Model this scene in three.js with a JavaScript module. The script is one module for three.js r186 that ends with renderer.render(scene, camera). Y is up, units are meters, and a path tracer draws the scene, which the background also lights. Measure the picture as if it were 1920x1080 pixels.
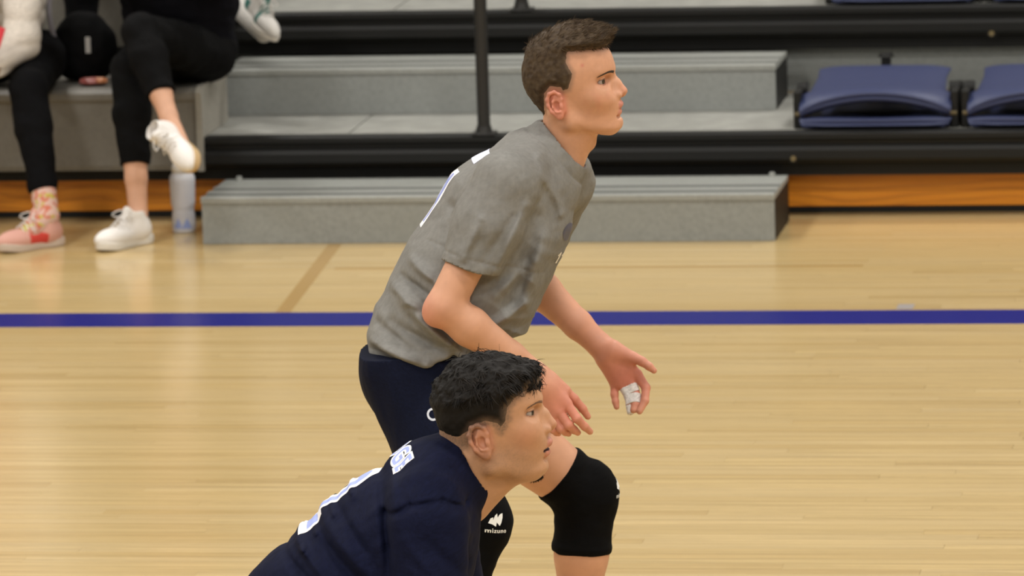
import * as THREE from 'three';
import { RoundedBoxGeometry } from 'three/addons/geometries/RoundedBoxGeometry.js';
import { mergeGeometries } from 'three/addons/utils/BufferGeometryUtils.js';
import { RectAreaLightUniformsLib } from 'three/addons/lights/RectAreaLightUniformsLib.js';
import { ImprovedNoise } from 'three/addons/math/ImprovedNoise.js';

// ---------- camera: a long lens held in the stand across the court ----------
const scene = new THREE.Scene();
const rad = Math.PI / 180;
const camera = new THREE.PerspectiveCamera(5.6209, 1920 / 1080, 0.5, 80);
camera.position.set(2.966, 3.05, 18.757);
camera.rotation.set(-9.567 * rad, 9.0 * rad, -1.77 * rad, 'YXZ');
camera.focus = 11.35;
camera.userData.fStop = 10.5;
scene.add(camera);

// ---------- exposure, hall size, ceiling luminaires ----------
const renderer = new THREE.WebGLRenderer({ antialias: true });
renderer.toneMapping = THREE.LinearToneMapping;
renderer.toneMappingExposure = 1.5;
renderer.shadowMap.enabled = true;
renderer.shadowMap.type = THREE.PCFSoftShadowMap;
RectAreaLightUniformsLib.init();
scene.background = new THREE.Color(0x000000);
const HALL = { x0: -15, x1: 15, z0: -7.2, z1: 25, top: 8.6 };
const LAMP = { w: 1.5, d: 0.9, y: 7.9, nits: 38, color: new THREE.Color(1.0, 0.972, 0.925) };
const LAMP_SPOTS = [];
for (const x of [-10.5, -3.5, 3.5, 10.5]) for (const z of [-3.5, 2.5, 8.5, 14.5, 20.5]) LAMP_SPOTS.push([x, z]);
for (const [x, z] of LAMP_SPOTS) {
  const l = new THREE.RectAreaLight(LAMP.color, LAMP.nits, LAMP.w, LAMP.d);
  l.position.set(x, LAMP.y - 0.012, z);
  l.lookAt(x, 0, z);
  scene.add(l);
}

// ---------- small helpers ----------
const noiseGen = new ImprovedNoise();
const noise = (x, y, z = 0) => noiseGen.noise(x + 100.3, y + 57.1, z + 31.7);
const fbm = (x, y, z = 0, o = 4) => { let a = 0, s = 1, f = 1; for (let i = 0; i < o; i++) { a += s * noise(x * f, y * f, z * f); s *= 0.5; f *= 2.03; } return a; };
let seedState = 12345;
const rnd = () => { seedState = (seedState + 0x6d2b79f5) | 0; let t = Math.imul(seedState ^ (seedState >>> 15), 1 | seedState); t = (t + Math.imul(t ^ (t >>> 7), 61 | t)) ^ t; return ((t ^ (t >>> 14)) >>> 0) / 4294967296; };
const rr = (a, b) => a + (b - a) * rnd();
const clamp = (v, a, b) => Math.max(a, Math.min(b, v));
const mixn = (a, b, t) => a + (b - a) * t;
const sstep = (a, b, v) => { const t = clamp((v - a) / (b - a), 0, 1); return t * t * (3 - 2 * t); };

const taken = new Map();
function numbered(name) { const n = taken.get(name) || 0; taken.set(name, n + 1); return n ? name + '_' + String(n).padStart(3, '0') : name; }
function tag(o, label, category, group, kind) {
  if (label) o.userData.label = label;
  if (category) o.userData.category = category;
  if (group) o.userData.group = group;
  if (kind) o.userData.kind = kind;
  return o;
}
function thing(name, label, category, pos = [0, 0, 0], turn = 0, group, kind) {
  const g = new THREE.Group(); g.name = numbered(name);
  g.position.set(...pos); g.rotation.y = turn; scene.add(g);
  return tag(g, label, category, group, kind);
}
function put(name, geo, mat, parent = scene, label) {
  const m = new THREE.Mesh(geo, mat);
  m.name = parent === scene ? numbered(name) : name;
  m.castShadow = m.receiveShadow = true;
  if (label) m.userData.label = label;
  parent.add(m);
  return m;
}
const plain = (g) => { const n = g.index ? g.toNonIndexed() : g; for (const k of Object.keys(n.attributes)) if (!['position', 'normal', 'uv'].includes(k)) n.deleteAttribute(k); return n; };
const join = (list) => mergeGeometries(list.map(plain), false);
// texture coordinates in metres from the dominant direction of each face
function metreUV(geo, ou = 0, ov = 0) {
  const g = plain(geo), p = g.attributes.position, uv = new Float32Array(p.count * 2);
  for (let i = 0; i < p.count; i += 3) {
    const a = new THREE.Vector3().fromBufferAttribute(p, i), b = new THREE.Vector3().fromBufferAttribute(p, i + 1), c = new THREE.Vector3().fromBufferAttribute(p, i + 2);
    const n = b.clone().sub(a).cross(c.clone().sub(a)); const ax = Math.abs(n.x), ay = Math.abs(n.y), az = Math.abs(n.z);
    [a, b, c].forEach((v, k) => { uv[(i + k) * 2] = (ax > ay && ax > az ? v.z : v.x) + ou; uv[(i + k) * 2 + 1] = (ay >= ax && ay >= az ? v.z : v.y) + ov; });
  }
  g.setAttribute('uv', new THREE.BufferAttribute(uv, 2));
  return g;
}
const box = (x0, x1, y0, y1, z0, z1, r = 0) => {
  const w = x1 - x0, h = y1 - y0, d = z1 - z0;
  const g = r ? new RoundedBoxGeometry(w, h, d, 2, Math.min(r, w / 2.01, h / 2.01, d / 2.01)) : new THREE.BoxGeometry(w, h, d);
  g.translate((x0 + x1) / 2, (y0 + y1) / 2, (z0 + z1) / 2);
  return metreUV(g);
};
// a profile of [z, y] points pushed along x
function prism(profile, x0, x1) {
  const s = new THREE.Shape(profile.map(([z, y]) => new THREE.Vector2(-z, y)));
  const g = new THREE.ExtrudeGeometry(s, { depth: x1 - x0, bevelEnabled: false, curveSegments: 4 });
  g.rotateY(Math.PI / 2); g.translate(x0, 0, 0);
  return metreUV(g);
}
function cyl(a, b, r0, r1 = r0, seg = 16) {
  const A = new THREE.Vector3(...a), B = new THREE.Vector3(...b), d = B.clone().sub(A);
  const g = new THREE.CylinderGeometry(r1, r0, d.length(), seg);
  g.applyQuaternion(new THREE.Quaternion().setFromUnitVectors(new THREE.Vector3(0, 1, 0), d.normalize()));
  g.translate((A.x + B.x) / 2, (A.y + B.y) / 2, (A.z + B.z) / 2);
  return g;
}
function texture(w, h, fn, repeat = [1, 1], srgb = true) {
  const d = new Uint8Array(w * h * 4);
  for (let j = 0; j < h; j++) for (let i = 0; i < w; i++) {
    const c = fn(i / w, j / h), k = (j * w + i) * 4;
    d[k] = clamp(c[0], 0, 1) * 255; d[k + 1] = clamp(c[1], 0, 1) * 255; d[k + 2] = clamp(c[2], 0, 1) * 255; d[k + 3] = 255;
  }
  const t = new THREE.DataTexture(d, w, h);
  t.wrapS = t.wrapT = THREE.RepeatWrapping; t.repeat.set(...repeat);
  t.magFilter = THREE.LinearFilter; t.minFilter = THREE.LinearMipmapLinearFilter; t.generateMipmaps = true;
  if (srgb) t.colorSpace = THREE.SRGBColorSpace;
  t.needsUpdate = true;
  return t;
}
// noise that closes on itself over one texture
const tileFbm = (u, v, fu, fv, o = 3, s = 0) => { const a = (x, y) => fbm(x * fu + s, y * fv + s, s, o); return a(u, v) * (1 - u) * (1 - v) + a(u - 1, v) * u * (1 - v) + a(u, v - 1) * (1 - u) * v + a(u - 1, v - 1) * u * v; };
const std = (o) => new THREE.MeshStandardMaterial(o);
const cloth = (o) => new THREE.MeshPhysicalMaterial({ specularIntensity: 0.2, roughness: 0.9, ...o });   // woven fibres mirror little

// ---------- materials of the hall ----------
const mapleMap = texture(1024, 256, (u, v) => {
  const grain = tileFbm(u, v, 5, 60, 4, 3), streak = tileFbm(u, v, 2, 22, 3, 9), fleck = tileFbm(u, v, 40, 120, 2, 5);
  const t = 1 + 0.10 * grain + 0.09 * streak + 0.05 * fleck;
  return [0.93 * t, 0.915 * t, 0.88 * t];
}, [0.7, 2.2]);
const plankColors = [[0.600, 0.455, 0.232], [0.588, 0.444, 0.222], [0.612, 0.468, 0.246], [0.574, 0.430, 0.212], [0.600, 0.460, 0.242], [0.552, 0.408, 0.196]];
const plankMats = plankColors.map((c) => std({ color: new THREE.Color().setRGB(...c), map: mapleMap, roughness: 0.2 }));
const gritMap = (lo, hi, f, s) => texture(256, 256, (u, v) => { const t = mixn(lo, hi, 0.5 + 0.5 * clamp(tileFbm(u, v, f, f, 4, s) * 1.2, -1, 1)); return [t, t, t]; }, [1.6, 1.6]);
const greyGrit = gritMap(0.82, 1.0, 9, 2), fineGrit = gritMap(0.88, 1.0, 40, 7);
const M = {
  deck: std({ color: 0x9a9a94, map: greyGrit, roughness: 0.55 }),
  step: std({ color: 0x959792, map: fineGrit, roughness: 0.5 }),
  riser: std({ color: 0x8e918e, map: fineGrit, roughness: 0.5 }),
  black: new THREE.MeshPhysicalMaterial({ color: 0x171716, roughness: 0.55, specularIntensity: 0.5 }),
  bench: std({ color: 0x736f67, map: fineGrit, roughness: 0.45 }),
  blueSeat: std({ color: 0x262f54, roughness: 0.5 }),
  beige: std({ color: 0x6e6040, roughness: 0.5 }),
  bluePaint: new THREE.MeshPhysicalMaterial({ color: 0x0a1470, roughness: 0.3, specularIntensity: 0.45 }),
  tanPaint: std({ color: 0xa48550, roughness: 0.25 }),
  tape: std({ color: 0x86807f, roughness: 0.6 }),
  wall: std({ color: 0x9a978e, map: greyGrit, roughness: 0.8 }),
  ceiling: std({ color: 0x7d7b76, roughness: 0.9 }),
  post: std({ color: 0x1d1c1b, roughness: 0.45 }),
};
const oakMap = texture(1024, 256, (u, v) => {
  const cath = Math.abs(Math.sin((v * 5 + 2.2 * tileFbm(u, v, 3, 1.5, 2, 4)) * Math.PI * 2));
  const t = 0.86 + 0.18 * Math.pow(cath, 0.6) + 0.12 * tileFbm(u, v, 6, 90, 3, 8);
  return [t, t * 0.97, t * 0.9];
}, [0.55, 3]);
M.oak = std({ color: 0xd98a22, map: oakMap, roughness: 0.4 })
M.grooveShade = cloth({ color: 0x5f605e });  // dark grey standing in for shade in the tread grooves

// ================= THE HALL =================
function structure(name, geo, mat, label) { return tag(put(name, geo, mat), label, 'structure', null, 'structure'); }
{
  const { x0, x1, z0, z1, top } = HALL;
  structure('wall_back', box(x0 - 0.2, x1 + 0.2, -0.3, top, z0 - 0.2, z0), M.wall, 'pale painted gym wall behind the bleachers');
  structure('wall_front', box(x0 - 0.2, x1 + 0.2, -0.3, top, z1, z1 + 0.2), M.wall, 'pale painted gym wall across the court');
  structure('wall_left', box(x0 - 0.2, x0, -0.3, top, z0, z1), M.wall, 'pale painted gym wall at the left end');
  structure('wall_right', box(x1, x1 + 0.2, -0.3, top, z0, z1), M.wall, 'pale painted gym wall at the right end');
  structure('ceiling', box(x0 - 0.2, x1 + 0.2, top, top + 0.2, z0 - 0.2, z1 + 0.2), M.ceiling, 'pale gym ceiling');
  const glow = std({ color: 0xffffff, emissive: LAMP.color, emissiveIntensity: 4, roughness: 0.6 });
  const housing = std({ color: 0xd8d8d4, roughness: 0.5 });
  for (const [x, z] of LAMP_SPOTS) {
    const g = thing('ceiling_lamp', 'flat rectangular lamp hung below the gym ceiling', 'lamp', [x, 0, z], 0, 'lamps under the gym ceiling');
    put('housing', box(-LAMP.w / 2 - 0.03, LAMP.w / 2 + 0.03, LAMP.y + 0.004, LAMP.y + 0.1, -LAMP.d / 2 - 0.03, LAMP.d / 2 + 0.03, 0.02), housing, g);
    put('diffuser', box(-LAMP.w / 2, LAMP.w / 2, LAMP.y, LAMP.y + 0.004, -LAMP.d / 2, LAMP.d / 2), glow, g);
    for (const s of [-0.5, 0.5]) put('hanger', cyl([s, LAMP.y + 0.1, 0], [s, HALL.top, 0], 0.006, 0.006, 6), M.post, g);
  }
}

// ---------- court floor: maple strip ----------
{
  const floor = thing('floor', 'glossy pale maple strip gym floor', 'floor', [0, 0, 0], 0, null, 'structure');
  const { x0, x1, z0, z1 } = HALL;
  const X0 = -2.5, X1 = 2.5, Z0 = -0.72, Z1 = 5.6, W = 0.0572, gap = 0.0007;
  const sub = std({ color: 0x6b5433, roughness: 0.9 });
  put('subfloor', box(x0, x1, -0.3, -0.021, z0, z1), sub, floor);
  // the boards further out, where they cannot be told apart
  const outer = [box(x0, x1, -0.02, 0, z0, Z0), box(x0, x1, -0.02, 0, Z1, z1), box(x0, X0, -0.02, 0, Z0, Z1), box(X1, x1, -0.02, 0, Z0, Z1)];
  tag(put('outer_boards', join(outer), plankMats[0], floor), 'maple boards of the rest of the court', null, null, 'stuff');
  const shapes = [];
  for (let k = 0; k < 7; k++) {
    const g = new THREE.BoxGeometry(1, 0.02, W - gap); g.translate(0.5, -0.01, W / 2);
    shapes.push(metreUV(g, k * 1.37, k * 0.19));
  }
  const rows = Math.ceil((Z1 - Z0) / W), loose = [];
  let count = 0;
  for (let r = rows - 1; r >= 0; r--) {
    const z = Z0 + r * W;
    let x = X0 - rr(0, 1.2);
    while (x < X1) {
      const len = rr(0.75, 1.9), a = Math.max(x, X0), b = Math.min(x + len, X1);
      x += len;
      if (b - a < 0.02) continue;
      const m = plankMats[Math.floor(Math.pow(rnd(), 1.25) * 6)], shape = shapes[Math.floor(rnd() * 7)];
      // world x limits of what the lens takes in at this depth
      const mid = 0.16 * (z - 0.3), half = 1.75 - 0.08 * z;
      const seen = z < 5.2 && z > -0.62 && b > mid - half && a < mid + half;
      if (seen && count < 300) {
        const p = put('plank', shape, m, floor); p.position.set(a, 0, z); p.scale.x = b - a - gap; count++;
      } else {
        const g = shape.clone(); g.scale(b - a - gap, 1, 1); g.translate(a, 0, z); loose.push([g, m]);
      }
    }
  }
  for (const m of plankMats) {
    const l = loose.filter((e) => e[1] === m).map((e) => e[0]);
    if (l.length) tag(put('loose_boards', join(l), m, floor), 'maple boards too small to tell apart', null, null, 'stuff');
  }
  const paint = (name, a, b, w, mat, label) => {   // a strip of paint from a to b on the boards
    const dx = b[0] - a[0], dz = b[1] - a[1], L = Math.hypot(dx, dz), nx = -dz / L * w / 2, nz = dx / L * w / 2, h = 0.0006;
    const s = new THREE.Shape([[a[0] + nx, a[1] + nz], [b[0] + nx, b[1] + nz], [b[0] - nx, b[1] - nz], [a[0] - nx, a[1] - nz]].map(([p, q]) => new THREE.Vector2(p, -q)));
    const g = new THREE.ExtrudeGeometry(s, { depth: h, bevelEnabled: false }); g.rotateX(-Math.PI / 2); g.translate(0, 0.0001, 0);
    put(name, metreUV(g), mat, floor, label);
  };
  paint('boundary_line', [-6, 1.436], [6, 1.436], 0.242, M.bluePaint, 'wide royal blue boundary line');
  paint('court_line', [-0.588, 0.01], [-0.512, 1.312], 0.046, M.tanPaint, 'narrow tan line running to the blue line');
  paint('court_line', [-0.50, 0.495], [1.2, 0.495], 0.028, M.tanPaint, 'thin faint tan line parallel to the blue line');
  paint('tape_mark', [1.375, 1.255], [1.425, 1.255], 0.085, M.tape, 'small grey tape mark touching the blue line');
}

// ================= THE BLEACHERS =================
const ROW = { rise: 0.303, run: 0.94, y: 0.29, z: -0.45, n: 5, x0: -6, x1: 6 };
const rowY = (i) => ROW.y + ROW.rise * i, rowZ = (i) => ROW.z - ROW.run * i;
{
  const names = ['lowest bleacher row with wooden kickboard and black ribbed nosing', 'second bleacher row behind the blue folded seats', 'third bleacher row up, above the top edge of the view', 'fourth bleacher row up, above the view', 'top bleacher row against the wall'];
  for (let i = 0; i < ROW.n; i++) {
    const y = rowY(i), z = rowZ(i), g = thing('bleacher_row', names[i], 'bleacher');
    // grey deck in panels with open seams
    const cuts = [ROW.x0, -4.3, -2.47, -0.63, 1.21, 3.05, 4.9, ROW.x1];
    for (let k = 0; k + 1 < cuts.length; k++) put('deck_panel', box(cuts[k] + 0.003, cuts[k + 1] - 0.003, y - 0.03, y, z - ROW.run - (i === ROW.n - 1 ? 0.4 : 0.02), z - 0.035), M.deck, g);
    // black nosing: lip, groove, ribbed rail, undercut
    const P = [[-0.06, 0.002], [-0.012, 0.002], [0, -0.004], [0, -0.020], [-0.012, -0.026], [-0.014, -0.040], [-0.003, -0.047], [0.004, -0.058], [0.004, -0.086], [-0.004, -0.096], [-0.016, -0.102], [-0.052, -0.104], [-0.054, -0.150], [-0.062, -0.150]];
    put('nosing', prism(P.map(([a, b]) => [z + a, y + b]), ROW.x0, ROW.x1), M.black, g);
    if (i === 0) {
      put('kickboard', box(ROW.x0, ROW.x1, 0.022, 0.149, -0.615, -0.585, 0.003), M.oak, g, 'varnished orange brown wooden kickboard');
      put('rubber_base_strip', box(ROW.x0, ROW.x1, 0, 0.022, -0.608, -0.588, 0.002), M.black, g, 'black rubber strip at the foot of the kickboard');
      for (const x of [-5, -3.2, -1.4, 1.3, 3.2, 5]) put('support_post', join([box(x - 0.03, x + 0.03, 0, ROW.y - 0.03, -0.98, -0.92, 0.004), box(x - 0.02, x + 0.02, 0.03, 0.07, -0.95, -0.615), box(x - 0.02, x + 0.02, 0.2, 0.26, -0.95, -0.48)]), M.black, g);
    } else {
      put('riser_panel', box(ROW.x0, ROW.x1, y - ROW.rise, y - 0.03, z - 0.13, z - 0.11), M.riser, g);
    }
  }
}
function aisleStep(label, x0, x1, y0, h, z0, depth) {
  const g = thing('aisle_step', label, 'step');
  y0 += 0.0012; const y1 = y0 + h, z1 = z0 - depth;
  // tread with ribs along its front
  const T = [[z1, y1 - 0.02], [z0 + 0.004, y1 - 0.02], [z0 + 0.004, y1 - 0.004], [z0, y1]];
  for (let k = 0; k < 2; k++) { const a = z0 - 0.03 - k * 0.115; T.push([a - 0.002, y1], [a - 0.004, y1 - 0.006], [a - 0.058, y1 - 0.006], [a - 0.06, y1]); }
  T.push([z0 - 0.235, y1], [z0 - 0.24, y1 - 0.004], [z1, y1 - 0.004]);
  put('tread', prism(T, x0, x1), M.step, g);
  for (let k = 0; k < 2; k++) put('groove_shade_strip', box(x0 + 0.004, x1 - 0.004, y1 - 0.006, y1 - 0.0015, z0 - 0.03 - k * 0.115 - 0.058, z0 - 0.03 - k * 0.115 - 0.004), M.grooveShade, g);  // dark strips added in the grooves, their shade put into the colour
  put('riser', box(x0 + 0.002, x1 - 0.002, y0, y1 - 0.02, z0 - 0.02, z0), M.riser, g);
  for (const x of [x0, x1 - 0.006]) put('side_panel', box(x, x + 0.006, y0, y1 - 0.02, z1, z0 - 0.02), M.black, g, 'dark side panel');
  if (y0 < 0.1) for (const x of [x0 + 0.05, x1 - 0.05]) put('bumper', cyl([x, y1 - 0.004, z1 + 0.03], [x, y1 + 0.010, z1 + 0.03], 0.012, 0.009, 12), M.step, g);
  return g;
}
aisleStep('low grey aisle step standing on the court floor', -1.035, 0.868, 0, 0.156, 0, 0.425);
aisleStep('grey aisle step on the lowest deck below the second black nosing', -1.16, 0.77, rowY(0), 0.158, -1.0, 0.37);
aisleStep('grey aisle step on the second deck above the view', -1.2, 0.70, rowY(1), 0.158, -1.94, 0.37);

// nosing bolts
for (const [x, y, z, l] of [[0.884, 0.205, -0.452, 'small beige bolt cap on the lowest black nosing'], [1.48, 0.497, -1.392, 'small beige bolt cap on the second black nosing by the upper seats']]) {
  const g = thing('bolt_cap', l, 'bolt', [x, y, z]);
  put('cap', join([cyl([0, 0, 0], [0, 0, 0.012], 0.011, 0.008, 14)]), M.beige, g); put('washer', cyl([0, 0, -0.002], [0, 0, 0.002], 0.017, 0.017, 16), M.black, g);
}

// grey front bench, left of the aisle
{
  const g = thing('front_bench', 'long grey moulded front bench the spectators sit on', 'bench');
  const x0 = -4.2, x1 = -1.112, z = -0.432;
  const P = [[z - 0.43, 0.455], [z - 0.40, 0.463], [z - 0.03, 0.463], [z - 0.012, 0.459], [z, 0.446], [z, 0.425], [z - 0.006, 0.415], [z - 0.004, 0.20], [z - 0.008, 0.183], [z - 0.018, 0.183], [z - 0.018, 0.292], [z - 0.43, 0.292]];
  put('seat_shell', prism(P, x0, x1 - 0.02), M.bench, g);
  const E = [[z - 0.432, 0.456], [z - 0.40, 0.467], [z - 0.028, 0.467], [z - 0.008, 0.461], [z + 0.004, 0.447], [z + 0.004, 0.18], [z - 0.018, 0.18], [z - 0.018, 0.292], [z - 0.432, 0.292]];
  put('end_cap', prism(E, x1 - 0.02, x1), std({ color: 0x9a968c, map: fineGrit, roughness: 0.45 }), g, 'grey end cap with side light put into its paler colour');  // same plastic as the shell; side light is put into the paler grey
  for (const x of [-3.2, -2.16]) put('joint_cover', prism(E.map(([a, b]) => [a, b]), x - 0.012, x + 0.012), M.bench, g);
}

// black aisle handrail
{
  const g = thing('aisle_handrail', 'black steel aisle handrail on two posts', 'handrail');
  const posts = [[-0.159, rowY(0), rowZ(0) - 0.03], [-0.165, rowY(1), rowZ(1) - 0.03]];
  for (const [x, y, z] of posts) {
    const p = put('post', cyl([x, y, z], [x, y + 0.95, z], 0.022, 0.022, 20), M.post, g);
    put('socket', join([cyl([x, y, z], [x, y + 0.03, z], 0.030, 0.025, 20), box(x - 0.04, x + 0.04, y, y + 0.008, z - 0.045, z + 0.03, 0.003)]), M.post, g);
  }
  const [a, b] = posts.map(([x, y, z]) => [x, y + 0.95, z]), dir = [b[0] - a[0], b[1] - a[1], b[2] - a[2]];
  const at = (t, dy = 0) => [a[0] + dir[0] * t, a[1] + dir[1] * t + dy, a[2] + dir[2] * t];
  const curve = (pts) => new THREE.TubeGeometry(new THREE.CatmullRomCurve3(pts.map((p) => new THREE.Vector3(...p))), 40, 0.021, 12);
  put('top_rail', curve([at(-0.2, -0.12), at(-0.24, -0.03), at(-0.12, 0.02), at(0, 0), at(0.5, 0), at(1, 0), at(1.15, 0.0), at(1.25, -0.06), at(1.2, -0.14)]), M.post, g);
}

// folded blue stadium seats
function stadiumSeat(label, x, i) {
  const g = thing('stadium_seat', label, 'seat', [x, rowY(i), rowZ(i) - 0.055]);
  const w = 0.253;                                    // half width; z runs back from the front of the seat
  const loft = (rows, thick) => {                     // rows of [z, y, half width, arch]; each arches up across x
    const nx = 24, pos = [], idx = [];
    for (const side of [0, 1]) for (const [z, y, hw, arch] of rows) for (let k = 0; k <= nx; k++) {
      const t = k / nx * 2 - 1, e = Math.pow(Math.abs(t), 6);
      pos.push(t * hw, y + arch * (1 - t * t) - side * thick - e * 0.012 * (1 - side), z - e * 0.01);
    }
    const n = rows.length, W = nx + 1, q = (a, b, c, d) => idx.push(a, b, c, a, c, d);
    for (let r = 0; r + 1 < n; r++) for (let k = 0; k < nx; k++) {
      const a = r * W + k; q(a, a + 1, a + W + 1, a + W);
      const o = n * W + a; q(o, o + W, o + W + 1, o + 1);
    }
    const rim = []; for (let k = 0; k < nx; k++) rim.push([k, k + 1]); for (let r = 0; r + 1 < n; r++) rim.push([r * W + nx, (r + 1) * W + nx]);
    for (let k = nx; k > 0; k--) rim.push([(n - 1) * W + k, (n - 1) * W + k - 1]); for (let r = n - 1; r > 0; r--) rim.push([r * W, (r - 1) * W]);
    for (const [a, b] of rim) q(a, n * W + a, n * W + b, b);
    const geo = new THREE.BufferGeometry(); geo.setAttribute('position', new THREE.Float32BufferAttribute(pos, 3)); geo.setIndex(idx); geo.computeVertexNormals();
    geo.setAttribute('uv', new THREE.Float32BufferAttribute(new Float32Array(pos.length / 3 * 2), 2));
    return geo;
  };
  // seat pan: low dish with a rolled front lip
  put('seat_pan', join([loft([[0.0, 0.028, w - 0.012, 0], [0.006, 0.042, w - 0.004, -0.004], [-0.012, 0.05, w, -0.010], [-0.05, 0.046, w, -0.016], [-0.2, 0.04, w - 0.006, -0.02], [-0.38, 0.05, w - 0.02, -0.012], [-0.42, 0.06, w - 0.03, 0]], 0.02),
    box(-w + 0.02, w - 0.02, 0.006, 0.03, -0.02, -0.004, 0.006)]), M.blueSeat, g);
  // back folded down over the pan, its front edge arched
  put('backrest', loft([[-0.012, 0.058, w - 0.006, 0.050], [0.004, 0.068, w - 0.002, 0.050], [-0.002, 0.080, w, 0.050], [-0.04, 0.104, w, 0.036], [-0.10, 0.119, w - 0.004, 0.018], [-0.135, 0.124, w - 0.026, 0.012], [-0.30, 0.147, w - 0.036, 0.008], [-0.40, 0.160, w - 0.03, 0.004], [-0.43, 0.160, w - 0.03, 0.0]], 0.016), M.blueSeat, g);
  for (const s of [-1, 1]) {
    put('hinge_bracket', join([box(s * 0.262 - 0.013, s * 0.262 + 0.013, 0, 0.125, -0.30, -0.04, 0.006), cyl([s * 0.238, 0.118, -0.16], [s * 0.272, 0.118, -0.16], 0.024, 0.024, 16)]), M.black, g);
    put('pivot', cyl([s * 0.226, 0.05, -0.05], [s * 0.27, 0.05, -0.05], 0.012, 0.012, 12), M.beige, g);
  }
  put('support_beam', box(-0.2, 0.2, 0, 0.03, -0.30, -0.22), M.black, g);
  put('latch', join([box(-0.016, 0.016, 0.0, 0.185, -0.475, -0.445, 0.004), cyl([0, 0.185, -0.46], [0, 0.2, -0.46], 0.028, 0.022, 12)]), M.black, g);
  return g;
}
stadiumSeat('folded blue plastic seat next to the aisle in the lowest row', 1.152, 0);
stadiumSeat('folded blue plastic seat at the right edge of the lowest row', 1.712, 0);
stadiumSeat('folded blue plastic seat in the second row at the top edge, next to the aisle', 1.17, 1);
stadiumSeat('folded blue plastic seat in the second row at the top right corner', 1.73, 1);

// ================= MODELLING WITH DISTANCE FIELDS =================
const smin = (a, b, k) => { if (k <= 0) return Math.min(a, b); const h = Math.max(k - Math.abs(a - b), 0) / k; return Math.min(a, b) - h * h * k * 0.25; };
const smax = (a, b, k) => -smin(-a, -b, k);
// tapered capsule; zs squeezes it across z about zc
function cone(a, b, ra, rb = ra, zs = 1, zc = 0) {
  const ax = a[0], ay = a[1], az = zc + (a[2] - zc) * zs, dx = b[0] - ax, dy = b[1] - ay, dz = zc + (b[2] - zc) * zs - az, L = dx * dx + dy * dy + dz * dz || 1e-9, dr = rb - ra;
  return (x, y, z) => {
    const px = x - ax, py = y - ay, pz = zc + (z - zc) * zs - az;
    let t = (px * dx + py * dy + pz * dz) / L; t = t < 0 ? 0 : t > 1 ? 1 : t;
    const qx = px - dx * t, qy = py - dy * t, qz = pz - dz * t;
    return Math.sqrt(qx * qx + qy * qy + qz * qz) - ra - dr * t;
  };
}
function ell(c, r, turn = 0, lean = 0) {           // ellipsoid, turned about z, then about y
  const ct = Math.cos(turn), st = Math.sin(turn), cl = Math.cos(lean), sl = Math.sin(lean);
  return (x, y, z) => {
    let px = x - c[0], py = y - c[1], pz = z - c[2], t;
    t = px * cl - pz * sl; pz = px * sl + pz * cl; px = t;
    t = px * ct + py * st; py = -px * st + py * ct; px = t;
    const a = px / r[0], b = py / r[1], d = pz / r[2], k0 = Math.sqrt(a * a + b * b + d * d);
    const e = a / r[0], f = b / r[1], g = d / r[2], k1 = Math.sqrt(e * e + f * f + g * g);
    return k1 < 1e-9 ? -Math.min(r[0], r[1], r[2]) : k0 * (k0 - 1) / k1;
  };
}
const chain = (pts, k = 0.02, zs = 1, zc = 0) => blend(pts.slice(1).map((p, i) => cone(pts[i].slice(0, 3), p.slice(0, 3), pts[i][3], p[3], zs, zc)), k);
function blend(list, k) { return (x, y, z) => { let d = list[0](x, y, z); for (let i = 1; i < list.length; i++) d = smin(d, list[i](x, y, z), k); return d; }; }
const halfSpace = (p, n) => { const l = Math.hypot(...n), a = n[0] / l, b = n[1] / l, c = n[2] / l, o = p[0] * a + p[1] * b + p[2] * c; return (x, y, z) => x * a + y * b + z * c - o; };   // negative behind the plane
const lerp3 = (a, b, t) => [mixn(a[0], b[0], t), mixn(a[1], b[1], t), mixn(a[2], b[2], t)];
const off3 = (a, d) => [a[0] + d[0], a[1] + d[1], a[2] + d[2]];
// smooth curve through a table of [key, v1, v2 ...]
function curveTable(rows) {
  rows = rows.slice().sort((a, b) => a[0] - b[0]);
  const n = rows.length, m = rows[0].length - 1, out = new Array(m);
  return (key) => {
    if (key <= rows[0][0]) { for (let j = 0; j < m; j++) out[j] = rows[0][j + 1]; return out; }
    if (key >= rows[n - 1][0]) { for (let j = 0; j < m; j++) out[j] = rows[n - 1][j + 1]; return out; }
    let i = 0; while (key > rows[i + 1][0]) i++;
    const a = rows[i], b = rows[i + 1], h = b[0] - a[0], t = (key - a[0]) / h, p = rows[Math.max(i - 1, 0)], q = rows[Math.min(i + 2, n - 1)];
    for (let j = 1; j <= m; j++) {
      const s0 = i ? (b[j] - p[j]) / (b[0] - p[0]) * h : b[j] - a[j], s1 = i + 2 < n ? (q[j] - a[j]) / (q[0] - a[0]) * h : b[j] - a[j];
      const t2 = t * t, t3 = t2 * t;
      out[j - 1] = a[j] * (2 * t3 - 3 * t2 + 1) + s0 * (t3 - 2 * t2 + t) + b[j] * (-2 * t3 + 3 * t2) + s1 * (t3 - t2);
    }
    return out;
  };
}
function polygon2(pts) {                            // signed distance to a polygon in x, y
  const n = pts.length;
  return (x, y) => {
    let d = 1e9, s = 1;
    for (let i = 0, j = n - 1; i < n; j = i++) {
      const ex = pts[j][0] - pts[i][0], ey = pts[j][1] - pts[i][1], wx = x - pts[i][0], wy = y - pts[i][1];
      const t = clamp((wx * ex + wy * ey) / (ex * ex + ey * ey), 0, 1), bx = wx - ex * t, by = wy - ey * t;
      d = Math.min(d, bx * bx + by * by);
      const c1 = y >= pts[i][1], c2 = y < pts[j][1], c3 = ex * wy > ey * wx;
      if ((c1 && c2 && c3) || (!c1 && !c2 && !c3)) s = -s;
    }
    return s * Math.sqrt(d);
  };
}
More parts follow.
